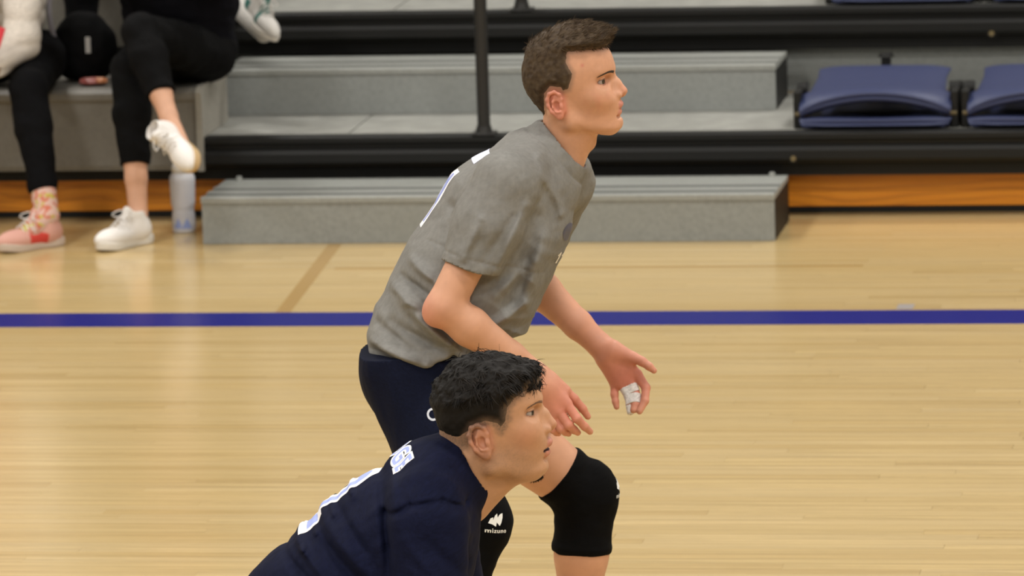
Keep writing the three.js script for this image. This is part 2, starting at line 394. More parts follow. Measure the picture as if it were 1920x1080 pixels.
// surface nets; skip leaves out what lies inside the given boxes
function skinField(F, lo, hi, h, opt = {}) {
  const nx = Math.ceil((hi[0] - lo[0]) / h) + 1, ny = Math.ceil((hi[1] - lo[1]) / h) + 1, nz = Math.ceil((hi[2] - lo[2]) / h) + 1;
  const G = new Float32Array(nx * ny * nz), B = 6, far = B * h * 0.9 * (opt.safety || 1.6);
  const id = (i, j, k) => (k * ny + j) * nx + i;
  for (let k0 = 0; k0 < nz; k0 += B) for (let j0 = 0; j0 < ny; j0 += B) for (let i0 = 0; i0 < nx; i0 += B) {
    const c = F(lo[0] + (i0 + (B - 1) / 2) * h, lo[1] + (j0 + (B - 1) / 2) * h, lo[2] + (k0 + (B - 1) / 2) * h), skip = Math.abs(c) > far;
    for (let k = k0; k < Math.min(k0 + B, nz); k++) for (let j = j0; j < Math.min(j0 + B, ny); j++) for (let i = i0; i < Math.min(i0 + B, nx); i++)
      G[id(i, j, k)] = skip ? c : F(lo[0] + i * h, lo[1] + j * h, lo[2] + k * h);
  }
  const cell = new Int32Array(nx * ny * nz).fill(-1), pos = [], inBox = (x, y, z) => (opt.skip || []).some((b) => x > b[0][0] + h && x < b[1][0] - h && y > b[0][1] + h && y < b[1][1] - h && z > b[0][2] + h && z < b[1][2] - h);
  const corner = [[0, 0, 0], [1, 0, 0], [0, 1, 0], [1, 1, 0], [0, 0, 1], [1, 0, 1], [0, 1, 1], [1, 1, 1]], edges = [[0, 1], [2, 3], [4, 5], [6, 7], [0, 2], [1, 3], [4, 6], [5, 7], [0, 4], [1, 5], [2, 6], [3, 7]];
  const v = new Float32Array(8), e = h * 0.5;
  const grad = (x, y, z) => { const a = F(x + e, y, z) - F(x - e, y, z), b = F(x, y + e, z) - F(x, y - e, z), c = F(x, y, z + e) - F(x, y, z - e), l = Math.hypot(a, b, c) || 1; return [a / l, b / l, c / l, l / (2 * e)]; };
  const nor = [];
  for (let k = 0; k < nz - 1; k++) for (let j = 0; j < ny - 1; j++) for (let i = 0; i < nx - 1; i++) {
    let neg = 0;
    for (let c = 0; c < 8; c++) { v[c] = G[id(i + corner[c][0], j + corner[c][1], k + corner[c][2])]; if (v[c] < 0) neg++; }
    if (!neg || neg === 8) continue;
    let sx = 0, sy = 0, sz = 0, n = 0;
    for (const [a, b] of edges) if ((v[a] < 0) !== (v[b] < 0)) {
      const t = v[a] / (v[a] - v[b]), A = corner[a], C = corner[b];
      sx += A[0] + (C[0] - A[0]) * t; sy += A[1] + (C[1] - A[1]) * t; sz += A[2] + (C[2] - A[2]) * t; n++;
    }
    let x = lo[0] + (i + sx / n) * h, y = lo[1] + (j + sy / n) * h, z = lo[2] + (k + sz / n) * h;
    let g = grad(x, y, z);
    const d = clamp(F(x, y, z) / Math.max(g[3], 0.3), -0.4 * h, 0.4 * h);
    x -= g[0] * d; y -= g[1] * d; z -= g[2] * d; g = grad(x, y, z);
    cell[id(i, j, k)] = pos.length / 3; pos.push(x, y, z); nor.push(g[0], g[1], g[2]);
  }
  const idx = [];
  const quad = (a, b, c, d, flip) => {
    if (a < 0 || b < 0 || c < 0 || d < 0) return;
    if (opt.skip && inBox((pos[a * 3] + pos[c * 3]) / 2, (pos[a * 3 + 1] + pos[c * 3 + 1]) / 2, (pos[a * 3 + 2] + pos[c * 3 + 2]) / 2)) return;
    if (flip) idx.push(a, c, b, a, d, c); else idx.push(a, b, c, a, c, d);
  };
  for (let k = 0; k < nz - 1; k++) for (let j = 0; j < ny - 1; j++) for (let i = 0; i < nx - 1; i++) {
    const s = G[id(i, j, k)] < 0;
    if (j && k && s !== (G[id(i + 1, j, k)] < 0)) quad(cell[id(i, j - 1, k - 1)], cell[id(i, j, k - 1)], cell[id(i, j, k)], cell[id(i, j - 1, k)], !s);
    if (i && k && s !== (G[id(i, j + 1, k)] < 0)) quad(cell[id(i - 1, j, k - 1)], cell[id(i - 1, j, k)], cell[id(i, j, k)], cell[id(i, j, k - 1)], !s);
    if (i && j && s !== (G[id(i, j, k + 1)] < 0)) quad(cell[id(i - 1, j - 1, k)], cell[id(i, j - 1, k)], cell[id(i, j, k)], cell[id(i - 1, j, k)], !s);
  }
  const geo = new THREE.BufferGeometry(), N = pos.length / 3;
  geo.setAttribute('position', new THREE.Float32BufferAttribute(pos, 3)); geo.setAttribute('normal', new THREE.Float32BufferAttribute(nor, 3));
  const uv = new Float32Array(N * 2);
  for (let i = 0; i < N; i++) { uv[i * 2] = pos[i * 3] + pos[i * 3 + 2] * 0.71; uv[i * 2 + 1] = pos[i * 3 + 1] + pos[i * 3 + 2] * 0.37; }
  geo.setAttribute('uv', new THREE.BufferAttribute(uv, 2));
  if (opt.color) {
    const col = new Float32Array(N * 3);
    for (let i = 0; i < N; i++) col.set(opt.color(pos[i * 3], pos[i * 3 + 1], pos[i * 3 + 2], nor[i * 3], nor[i * 3 + 1], nor[i * 3 + 2]), i * 3);
    geo.setAttribute('color', new THREE.BufferAttribute(col, 3));
  }
  geo.setIndex(idx);
  return geo;
}
const together = (list) => mergeGeometries(list, false);
// outlines of a print lifted off a garment: faces inside the box of [u, v] coordinates get an alpha-cut copy just above the cloth
function printOn(geo, frame) {
  const { o, u, v, n, w, h, least = 0.05 } = frame, p = geo.attributes.position, q = geo.attributes.normal, idx = geo.index.array, pos = [], nor = [], uv = [];
  const dot = (a, b) => a[0] * b[0] + a[1] * b[1] + a[2] * b[2];
  for (let t = 0; t < idx.length; t += 3) {
    const P = [0, 1, 2].map((c) => { const i = idx[t + c], a = [p.getX(i) - o[0], p.getY(i) - o[1], p.getZ(i) - o[2]]; return [dot(a, u) / w + 0.5, dot(a, v) / h + 0.5, i]; });
    if (P.every((e) => e[0] < 0 || e[0] > 1) || P.every((e) => e[1] < 0 || e[1] > 1)) continue;
    if (P.some((e) => e[0] < -0.1 || e[0] > 1.1 || e[1] < -0.1 || e[1] > 1.1)) continue;
    if (P.some((e) => dot([q.getX(e[2]), q.getY(e[2]), q.getZ(e[2])], n) < least)) continue;
    for (const [a, b, i] of P) {
      pos.push(p.getX(i) + q.getX(i) * 0.0008, p.getY(i) + q.getY(i) * 0.0008, p.getZ(i) + q.getZ(i) * 0.0008); nor.push(q.getX(i), q.getY(i), q.getZ(i)); uv.push(a, b);
    }
  }
  const g = new THREE.BufferGeometry();
  g.setAttribute('position', new THREE.Float32BufferAttribute(pos, 3)); g.setAttribute('normal', new THREE.Float32BufferAttribute(nor, 3)); g.setAttribute('uv', new THREE.Float32BufferAttribute(uv, 2));
  return g;
}
function printMaterial(w, h, draw, rough = 0.6) {
  const c = document.createElement('canvas'); c.width = w; c.height = h;
  const x = c.getContext('2d'); x.clearRect(0, 0, w, h); draw(x, w, h);
  const t = new THREE.CanvasTexture(c); t.colorSpace = THREE.SRGBColorSpace;
  return new THREE.MeshStandardMaterial({ map: t, alphaTest: 0.5, transparent: false, roughness: rough, side: THREE.DoubleSide });
}

// ---------- heads ----------
// own axes: x to the face, y up, z to the right ear; origin at the ear canal level between the ears
function headField(h) {
  const T = curveTable(h.face), y0 = h.face[h.face.length - 1][0], y1 = h.face[0][0], pw = 2.25;
  const face = (x, y, z) => {
    const yc = clamp(y, y0, y1), [f, b, w, xc] = T(yc);
    const dx = x - xc, r = Math.pow(Math.pow(Math.abs(dx) / (dx > 0 ? f - xc : xc - b), pw) + Math.pow(Math.abs(z) / w, pw), 1 / pw), L = Math.hypot(dx, z);
    const d = r < 1e-6 ? -0.03 : L * (1 - 1 / Math.max(r, 0.05));
    return smax(d, Math.abs(y - (y0 + y1) / 2) - (y1 - y0) / 2, 0.016);
  };
  const cr = h.cranium, cranium = ell(cr.c, cr.r, cr.turn || 0), back = ell(h.occiput.c, h.occiput.r);
  const e = h.eye, n = h.nose, m = h.mouth;
  const both = (f) => (x, y, z) => f(x, y, Math.abs(z));
  const brow = both(cone([h.brow[0], h.brow[1], 0.012], [h.brow[0] - 0.022, h.brow[1] + 0.001, 0.047], 0.007, 0.006));
  const cheek = both(ell([e[0] - 0.004, e[1] - 0.032, 0.044], [0.028, 0.020, 0.017], -0.3, 0.5));
  const chin = ell(h.chin, h.chinR || [0.016, 0.017, 0.021]);
  const jaw = both(chain([[h.jaw[0][0], h.jaw[0][1], h.jaw[0][2], 0.012], [h.jaw[1][0], h.jaw[1][1], h.jaw[1][2], 0.013], [h.jaw[2][0], h.jaw[2][1], h.jaw[2][2], 0.013]], 0.02));
  const bridge = chain([[n.root[0], n.root[1], 0, n.rr || 0.0075], [n.mid[0], n.mid[1], 0, n.mr || 0.0080], [n.tip[0] - 0.0098, n.tip[1], 0, 0.0098]], 0.008);
  const flank = both(cone([n.mid[0] - 0.008, n.mid[1], 0.006], [n.base[0] - 0.004, n.base[1] + 0.012, 0.011], 0.006, 0.008));
  const ala = both(ell([n.base[0] - 0.002, n.base[1] + 0.0095, 0.0125 * (n.wide || 1)], [0.0105, 0.0078, 0.0068]));
  const colum = cone([n.tip[0] - 0.010, n.tip[1] - 0.007, 0], [n.base[0] - 0.001, n.base[1] + 0.003, 0], 0.005, 0.005);
  const nostril = both(ell([n.base[0] + 0.0055, n.base[1] + 0.0035, 0.0068 * (n.wide || 1)], [0.006, 0.0042, 0.0034], 0.35));
  const alaCrease = both(cone([n.base[0] - 0.013, n.base[1] + 0.017, 0.017 * (n.wide || 1)], [n.base[0] - 0.010, n.base[1] + 0.002, 0.019 * (n.wide || 1)], 0.0016));
  const up = both(chain([[m.up[0] - 0.0062, m.up[1], 0, 0.0062], [m.up[0] - 0.0085, m.up[1] - 0.001, 0.010, 0.0056], [m.corner[0] - 0.002, m.corner[1] + 0.0012, m.half, 0.003]], 0.008));
  const low = both(chain([[m.low[0] - 0.0068, m.low[1], 0, 0.0068], [m.low[0] - 0.010, m.low[1] + 0.0005, 0.011, 0.0060], [m.corner[0] - 0.002, m.corner[1] - 0.0012, m.half, 0.003]], 0.008));
  const slit = both(chain([[m.slit[0] + 0.006, m.slit[1], 0, m.gap], [m.slit[0] - 0.001, m.slit[1], 0.011, m.gap], [m.corner[0] + 0.003, m.corner[1], m.half + 0.001, m.gap * 0.7]], 0.004));
  const philtrum = cone([m.up[0] + 0.002, m.up[1] + 0.006, 0], [n.base[0] + 0.004, n.base[1] - 0.001, 0], 0.0022);
  const mental = both(cone([m.low[0] + 0.0015, m.low[1] - 0.0095, 0], [m.low[0] - 0.010, m.low[1] - 0.0095, 0.016], 0.0032));
  const socket = both(ell([e[0] + 0.0200, e[1] + 0.0020, e[2] + 0.001], [0.0085, 0.0090, 0.0180], 0, 0.35));
  const outer = both(ell([e[0] + 0.0105, e[1] + 0.0010, e[2] + 0.0175], [0.0125, 0.0085, 0.0105], 0, 0.2));
  const lidBall = both(ell(e, [0.0140, 0.0138, 0.0140]));
  const almond = both(ell([e[0] + 0.0095, e[1] + (h.lidY ?? -0.0008), e[2] + 0.0030], [0.016, h.lidH || 0.0052, 0.0150], 0, 0.30)), globe = both(ell(e, [0.0150, 0.0150, 0.0150]));
  const opening = (x, y, z) => Math.max(almond(x, y, z), globe(x, y, z));
  const lidFold = both(cone([e[0] + 0.0125, e[1] + 0.0080, e[2] - 0.009], [e[0] + 0.0075, e[1] + 0.0078, e[2] + 0.0115], 0.0010));
  // ears, tilted off the skull
  const E = h.ear, ec = Math.cos(E.flare), es = Math.sin(E.flare);
  const toEar = (x, y, z) => { const px = x - E.c[0], pz = z - E.c[2]; const t = E.tilt, q = px * ec + pz * es, w = -px * es + pz * ec, py = y - E.c[1]; return [(q * Math.cos(t) + py * Math.sin(t)) / E.s, (-q * Math.sin(t) + py * Math.cos(t)) / E.s, w / E.s]; };
  const helix = chain([[0.006, -0.002, 0.001, 0.0025], [0.012, 0.010, 0.001, 0.0032], [0.011, 0.021, 0.003, 0.0034], [0.002, 0.0290, 0.0065, 0.0036], [-0.0095, 0.0275, 0.0092, 0.0038], [-0.0170, 0.016, 0.0108, 0.0038], [-0.0180, 0.003, 0.0108, 0.0036], [-0.0140, -0.011, 0.0085, 0.0034], [-0.0075, -0.020, 0.004, 0.0040]], 0.004);
  const lobe = ell([-0.0005, -0.0235, 0.002], [0.0085, 0.0085, 0.0042]);
  const plate = ell([-0.002, 0.002, 0.0025], [0.0145, 0.0265, 0.0038], 0.12);
  const anti = chain([[-0.001, 0.018, 0.0050, 0.0022], [-0.0065, 0.009, 0.0072, 0.0024], [-0.0080, -0.003, 0.0076, 0.0026], [-0.004, -0.0130, 0.0062, 0.0030], [0.004, -0.0150, 0.0050, 0.0028]], 0.004);
  const tragus = ell([0.0085, -0.004, 0.003], [0.0042, 0.0065, 0.0042]);
  const concha = ell([0.0012, -0.002, 0.0085], [0.0072, 0.0108, 0.0085]);
  const root = cone([0.004, 0.012, -0.006], [0.004, -0.014, -0.006], 0.008, 0.007);
  const ear1 = (x, y, z) => {
    if (Math.hypot(x - E.c[0], y - E.c[1], z - E.c[2]) > 0.06) return Math.hypot(x - E.c[0], y - E.c[1], z - E.c[2]) - 0.045;
    const [a, b, c] = toEar(x, y, z);
    let d = smin(smin(plate(a, b, c), lobe(a, b, c), 0.006), smin(helix(a, b, c), anti(a, b, c), 0.002), 0.0035);
    d = smin(d, root(a, b, c), 0.008);
    d = smax(d, -concha(a, b, c), 0.003);
    return smin(d, tragus(a, b, c), 0.003) * E.s;
  };
  const ear = (x, y, z) => ear1(x, y, Math.abs(z));
  const skull = (x, y, z) => smin(smin(cranium(x, y, z), back(x, y, z), 0.03), face(x, y, z), 0.025);
  const skin = (x, y, z) => {
    let d = skull(x, y, z);
    if (d < 0.06) {
      d = smin(d, jaw(x, y, z), 0.022); d = smin(d, chin(x, y, z), 0.016); d = smin(d, cheek(x, y, z), 0.022); d = smin(d, brow(x, y, z), 0.014);
      if (x > 0.05) {
        d = smax(d, -socket(x, y, z), 0.014); d = smax(d, -outer(x, y, z), 0.012);
        let lid = smax(lidBall(x, y, z), -opening(x, y, z), 0.0012); lid = smax(lid, -lidFold(x, y, z), 0.0012);
        d = smin(d, lid, 0.0035); d = smax(d, -opening(x, y, z), 0.001);
        let nz = smin(bridge(x, y, z), flank(x, y, z), 0.008); nz = smin(nz, ala(x, y, z), 0.0045); nz = smin(nz, colum(x, y, z), 0.004);
        d = smin(d, nz, 0.008); d = smax(d, -alaCrease(x, y, z), 0.003); d = smax(d, -nostril(x, y, z), 0.002);
        d = smax(d, -mental(x, y, z), 0.008); d = smax(d, -philtrum(x, y, z), 0.005);
        d = smin(d, smin(up(x, y, z), low(x, y, z), 0.001), 0.0045); d = smax(d, -slit(x, y, z), 0.0018);
      }
      d = smin(d, ear(x, y, z), 0.005);
    } else d = Math.min(d, ear(x, y, z));
    return d;
  };
  return { skin, skull, up, low, ear, opening, slit };
}
// where the head sits on a person: origin, nod about z, turn about y
function headFrame(o, nod, turn) {
  const m = new THREE.Matrix4().makeTranslation(...o).multiply(new THREE.Matrix4().makeRotationY(turn)).multiply(new THREE.Matrix4().makeRotationZ(nod)), inv = m.clone().invert(), e = inv.elements, v = new THREE.Vector3();
  const local = (x, y, z) => [e[0] * x + e[4] * y + e[8] * z + e[12], e[1] * x + e[5] * y + e[9] * z + e[13], e[2] * x + e[6] * y + e[10] * z + e[14]];
  const world = (p) => { v.set(...p).applyMatrix4(m); return [v.x, v.y, v.z]; };
  return { m, local, world };
}
const seenFrom = (F, f) => (x, y, z) => { const p = f.local(x, y, z); return F(p[0], p[1], p[2]); };
// eyeballs with iris and pupil, looking along x
function putEyes(man, hf, e, look = 0.0, iris = [0.05, 0.03, 0.015], R = 0.0126) {
  for (const s of [1, -1]) {
    const g = new THREE.SphereGeometry(R, 48, 32), p = g.attributes.position, c = new Float32Array(p.count * 3);
    for (let i = 0; i < p.count; i++) {
      const x = p.getX(i) / R, y = p.getY(i) / R, z = p.getZ(i) / R, d = Math.hypot(y, z - look);
      c.set(x > 0 && d < 0.24 ? [0.004, 0.004, 0.004] : x > 0 && d < 0.58 ? (d > 0.50 ? iris.map((q) => q * 0.4) : iris) : [0.40, 0.34, 0.31], i * 3);  // eye white darkened: shade of lids and lashes put into its colour
    }
    g.setAttribute('color', new THREE.BufferAttribute(c, 3)); g.translate(e[0], e[1], e[2] * s); put('eye', g, eyeMat, man).applyMatrix4(hf.m);
  }
}
// lay a direction along a surface, lifting off it by w
const comb = (d, N, w, j = 0.16) => { const q = d[0] * N[0] + d[1] * N[1] + d[2] * N[2]; return [0, 1, 2].map((i) => d[i] - N[i] * q * 0.9 + N[i] * w + rr(-j, j)); };
// tapered strands; each is {p: start, d: direction, n: bend towards, len, r, c}
function strandGeo(list, seg = 4) {
  const pos = [], nor = [], col = [], idx = [], uv = [], S = 3;
  const A = new THREE.Vector3(), B = new THREE.Vector3(), T = new THREE.Vector3(), P = new THREE.Vector3(), tmp = new THREE.Vector3();
  for (const s of list) {
    const base = pos.length / 3; P.set(...s.p); T.set(...s.d).normalize();
    tmp.set(0.31, 0.77, 0.55); A.crossVectors(T, tmp).normalize(); B.crossVectors(T, A);
    for (let k = 0; k <= seg; k++) {
      const t = k / seg, r = s.r * (k === seg ? 0.15 : 1 - 0.55 * t * t);
      for (let j = 0; j < S; j++) {
        const a = j / S * Math.PI * 2, cx = Math.cos(a), cy = Math.sin(a), x = A.x * cx + B.x * cy, y = A.y * cx + B.y * cy, z = A.z * cx + B.z * cy;
        pos.push(P.x + x * r, P.y + y * r, P.z + z * r); nor.push(x, y, z); col.push(...s.c); uv.push(0, 0);
      }
      if (k < seg) {
        P.addScaledVector(T, s.len / seg);
        T.x += s.n[0] / seg; T.y += s.n[1] / seg; T.z += s.n[2] / seg;
        if (s.curl) { T.x += s.curl * Math.sin(s.ph + t * 7) / seg; T.y += s.curl * Math.cos(s.ph * 1.7 + t * 7) / seg; T.z += s.curl * Math.sin(s.ph * 2.3 + t * 6) / seg; }
        T.normalize();
        for (let j = 0; j < S; j++) { const a = base + k * S + j, b = base + k * S + (j + 1) % S; idx.push(a, b, b + S, a, b + S, a + S); }
      }
    }
  }
  const g = new THREE.BufferGeometry();
  g.setAttribute('position', new THREE.Float32BufferAttribute(pos, 3)); g.setAttribute('normal', new THREE.Float32BufferAttribute(nor, 3)); g.setAttribute('uv', new THREE.Float32BufferAttribute(uv, 2)); g.setAttribute('color', new THREE.Float32BufferAttribute(col, 3)); g.setIndex(idx);
  return g;
}
// random spots on a mesh with their normals
function spotsOn(geo, count, keep) {
  const p = geo.attributes.position, n = geo.attributes.normal, idx = geo.index.array, area = [], va = new THREE.Vector3(), vb = new THREE.Vector3(), vc = new THREE.Vector3();
  let sum = 0;
  for (let t = 0; t < idx.length; t += 3) { va.fromBufferAttribute(p, idx[t]); vb.fromBufferAttribute(p, idx[t + 1]); vc.fromBufferAttribute(p, idx[t + 2]); sum += vb.sub(va).cross(vc.sub(va)).length(); area.push(sum); }
  const out = [];
  for (let tries = 0; out.length < count && tries < count * 12; tries++) {
    const q = rnd() * sum; let a = 0, b = area.length - 1; while (a < b) { const m = (a + b) >> 1; if (area[m] < q) a = m + 1; else b = m; }
    let u = rnd(), v = rnd(); if (u + v > 1) { u = 1 - u; v = 1 - v; } const w = 1 - u - v, [i, j, k] = [idx[a * 3], idx[a * 3 + 1], idx[a * 3 + 2]];
    const P = [0, 1, 2].map((c) => p.array[i * 3 + c] * w + p.array[j * 3 + c] * u + p.array[k * 3 + c] * v), N = [0, 1, 2].map((c) => n.array[i * 3 + c] * w + n.array[j * 3 + c] * u + n.array[k * 3 + c] * v);
    if (!keep || keep(P, N)) out.push({ P, N });
  }
  return out;
}
// fingers: list of joints with radii
const finger = (...j) => chain(j, 0.004);

// ---------- sneakers: toe along +x, sole on y = 0, 1 unit = 1 m ----------
function makeShoe(parent, at, mats, opt = {}) {
  const L = opt.len || 0.285, k = L / 0.285;
  const up = (x, y, z) => {
    const shell = smin(smin(ell([0.055, 0.040, 0], [0.092, 0.040, 0.045])(x, y, z), ell([-0.075, 0.052, 0], [0.062, 0.052, 0.036])(x, y, z), 0.05), cone([-0.07, 0.06, 0], [-0.060, 0.112, 0], 0.042, 0.039)(x, y, z), 0.03);
    const tongue = cone([-0.005, 0.078, 0], [-0.022, 0.132, 0], 0.019, 0.015)(x, y, z);
    let d = smin(shell, tongue, 0.018);
    d = Math.max(d, 0.018 - y);
    return smax(d, -cone([-0.066, 0.10, 0], [-0.058, 0.16, 0], 0.029, 0.038)(x, y, z), 0.006);
  };
  const plan = curveTable([[-0.142, 0.012, 0], [-0.13, 0.026, 0], [-0.09, 0.036, 0], [-0.03, 0.034, 0.002], [0.04, 0.045, 0.003], [0.09, 0.045, 0], [0.125, 0.030, -0.004], [0.145, 0.010, -0.006]]);
  const sole = (x, y, z) => { const [w, c] = plan(x); const lift = 0.010 * sstep(0.06, 0.15, x) + 0.006 * sstep(-0.11, -0.15, x); const side = Math.abs(z - c) - w, yy = y - 0.014 - lift; return smax(smax(side, Math.abs(x - 0.0015) - 0.1435, 0.01), Math.abs(yy) - 0.0145, 0.006); };
  const m = new THREE.Matrix4().copy(at).scale(new THREE.Vector3(k, k, k * (opt.mirror ? -1 : 1)));
  const fix = (g) => { g.applyMatrix4(m); if (opt.mirror) { const a = g.index ? g.index.array : null; if (a) for (let i = 0; i < a.length; i += 3) { const t = a[i]; a[i] = a[i + 1]; a[i + 1] = t; } } return g; };
  const h = opt.cell || 0.005;
  const shoe = put('shoe', fix(skinField(up, [-0.16, 0.0, -0.07], [0.17, 0.17, 0.07], h, { color: opt.color })), mats.upper, parent);
  put('sole', fix(skinField(sole, [-0.16, -0.01, -0.07], [0.17, 0.06, 0.07], h)), mats.sole, shoe);
  const laces = [];
  for (let i = 0; i < 5; i++) { const x = 0.045 - i * 0.016, y = 0.080 + i * 0.0095; laces.push(new THREE.TubeGeometry(new THREE.CatmullRomCurve3([new THREE.Vector3(x, y - 0.014, -0.027), new THREE.Vector3(x - 0.002, y + 0.006, -0.012), new THREE.Vector3(x + 0.002, y + 0.007, 0.012), new THREE.Vector3(x, y - 0.014, 0.027)]), 10, 0.0026, 6)); }
  for (const s of [1, -1]) laces.push(new THREE.TubeGeometry(new THREE.CatmullRomCurve3([[-0.018, 0.128, 0], [-0.005, 0.132, 0.02 * s], [0.018, 0.118, 0.040 * s], [0.004, 0.108, 0.026 * s], [-0.016, 0.126, 0]].map((q) => new THREE.Vector3(...q))), 16, 0.0022, 6),
    new THREE.TubeGeometry(new THREE.CatmullRomCurve3([[-0.016, 0.112, 0], [0.004, 0.108, 0.010 * s], [0.016, 0.09, 0.028 * s], [0.012, 0.07, 0.044 * s]].map((q) => new THREE.Vector3(...q))), 12, 0.002, 6));
  put('laces', fix(together(laces.map((g) => { g.deleteAttribute('uv'); return g; }))), mats.lace, shoe);
  return shoe;
}
// a shoe's place from heel, toe and the way its top looks
function shoeAt(heel, toe, upDir = [0, 1, 0]) {
  const x = new THREE.Vector3(toe[0] - heel[0], toe[1] - heel[1], toe[2] - heel[2]).normalize(), y0 = new THREE.Vector3(...upDir), z = new THREE.Vector3().crossVectors(x, y0).normalize(), y = new THREE.Vector3().crossVectors(z, x);
  const c = lerp3(heel, toe, 0.5);
  return new THREE.Matrix4().makeBasis(x, y, z).setPosition(...c);
}

// ================= PLAYER IN THE GREY T-SHIRT =================
const skinMat = new THREE.MeshPhysicalMaterial({ vertexColors: true, roughness: 0.55, sheen: 0.15, sheenRoughness: 0.6, sheenColor: new THREE.Color(1, 0.6, 0.5) });
const hairMat = new THREE.MeshPhysicalMaterial({ vertexColors: true, roughness: 0.75, specularIntensity: 0.4 });
const eyeMat = std({ vertexColors: true, roughness: 0.12 });
const knit = texture(256, 256, (u, v) => { const t = 0.93 + 0.13 * tileFbm(u, v, 60, 60, 2, 3) + 0.16 * tileFbm(u, v, 14, 30, 3, 6); return [t, t, t]; }, [9, 9]);
const M2 = {
  greyShirt: cloth({ vertexColors: true }),
  navyShorts: cloth({ color: 0x0f1428, map: knit, roughness: 0.8 }),
  navyShirt: cloth({ color: 0x10142c, map: knit, roughness: 0.85 }),
  kneePad: cloth({ color: 0x0b0b0c, map: knit, roughness: 0.9 }),
  tape: std({ color: 0xe6e2df, map: knit, roughness: 0.8 }),
  white: std({ color: 0xdedcd8, roughness: 0.6 }), sole: std({ color: 0xcfc9bd, roughness: 0.6 }),
  darkShoe: std({ color: 0x22252e, roughness: 0.6 }),
};
const heatherAt = (x, y, z) => { const t = 0.210 * (1 + 0.11 * noise(x * 210, y * 210, z * 210) + 0.12 * noise(x * 95, y * 60, z * 95) + 0.06 * noise(x * 30, y * 30, z * 30)); return [t, t * 0.975, t * 0.915]; };
const mixc = (a, b, t) => [mixn(a[0], b[0], t), mixn(a[1], b[1], t), mixn(a[2], b[2], t)];
const dist3 = (x, y, z, p) => Math.hypot(x - p[0], y - p[1], z - p[2]);
const near = (d, r) => Math.exp(-(d * d) / (r * r));
const foldSet = (list) => {
  const pre = list.map(([a, b, w, h, zlo = -9, zhi = 9]) => [a[0], a[1], b[0] - a[0], b[1] - a[1], (b[0] - a[0]) ** 2 + (b[1] - a[1]) ** 2, w, h, zlo, zhi]);
  return (x, y, z) => {
    let s = 0;
    for (const [ax, ay, dx, dy, L, w, h, zlo, zhi] of pre) {
      if (z < zlo || z > zhi) continue;
      const t = clamp(((x - ax) * dx + (y - ay) * dy) / L, 0, 1), qx = x - ax - dx * t, qy = y - ay - dy * t, q = (qx * qx + qy * qy) / (w * w);
      if (q < 6) s += h * Math.exp(-q) * (0.35 + 0.65 * Math.sin(Math.PI * clamp(t, 0.08, 0.92)));
    }
    return s;
  };
};
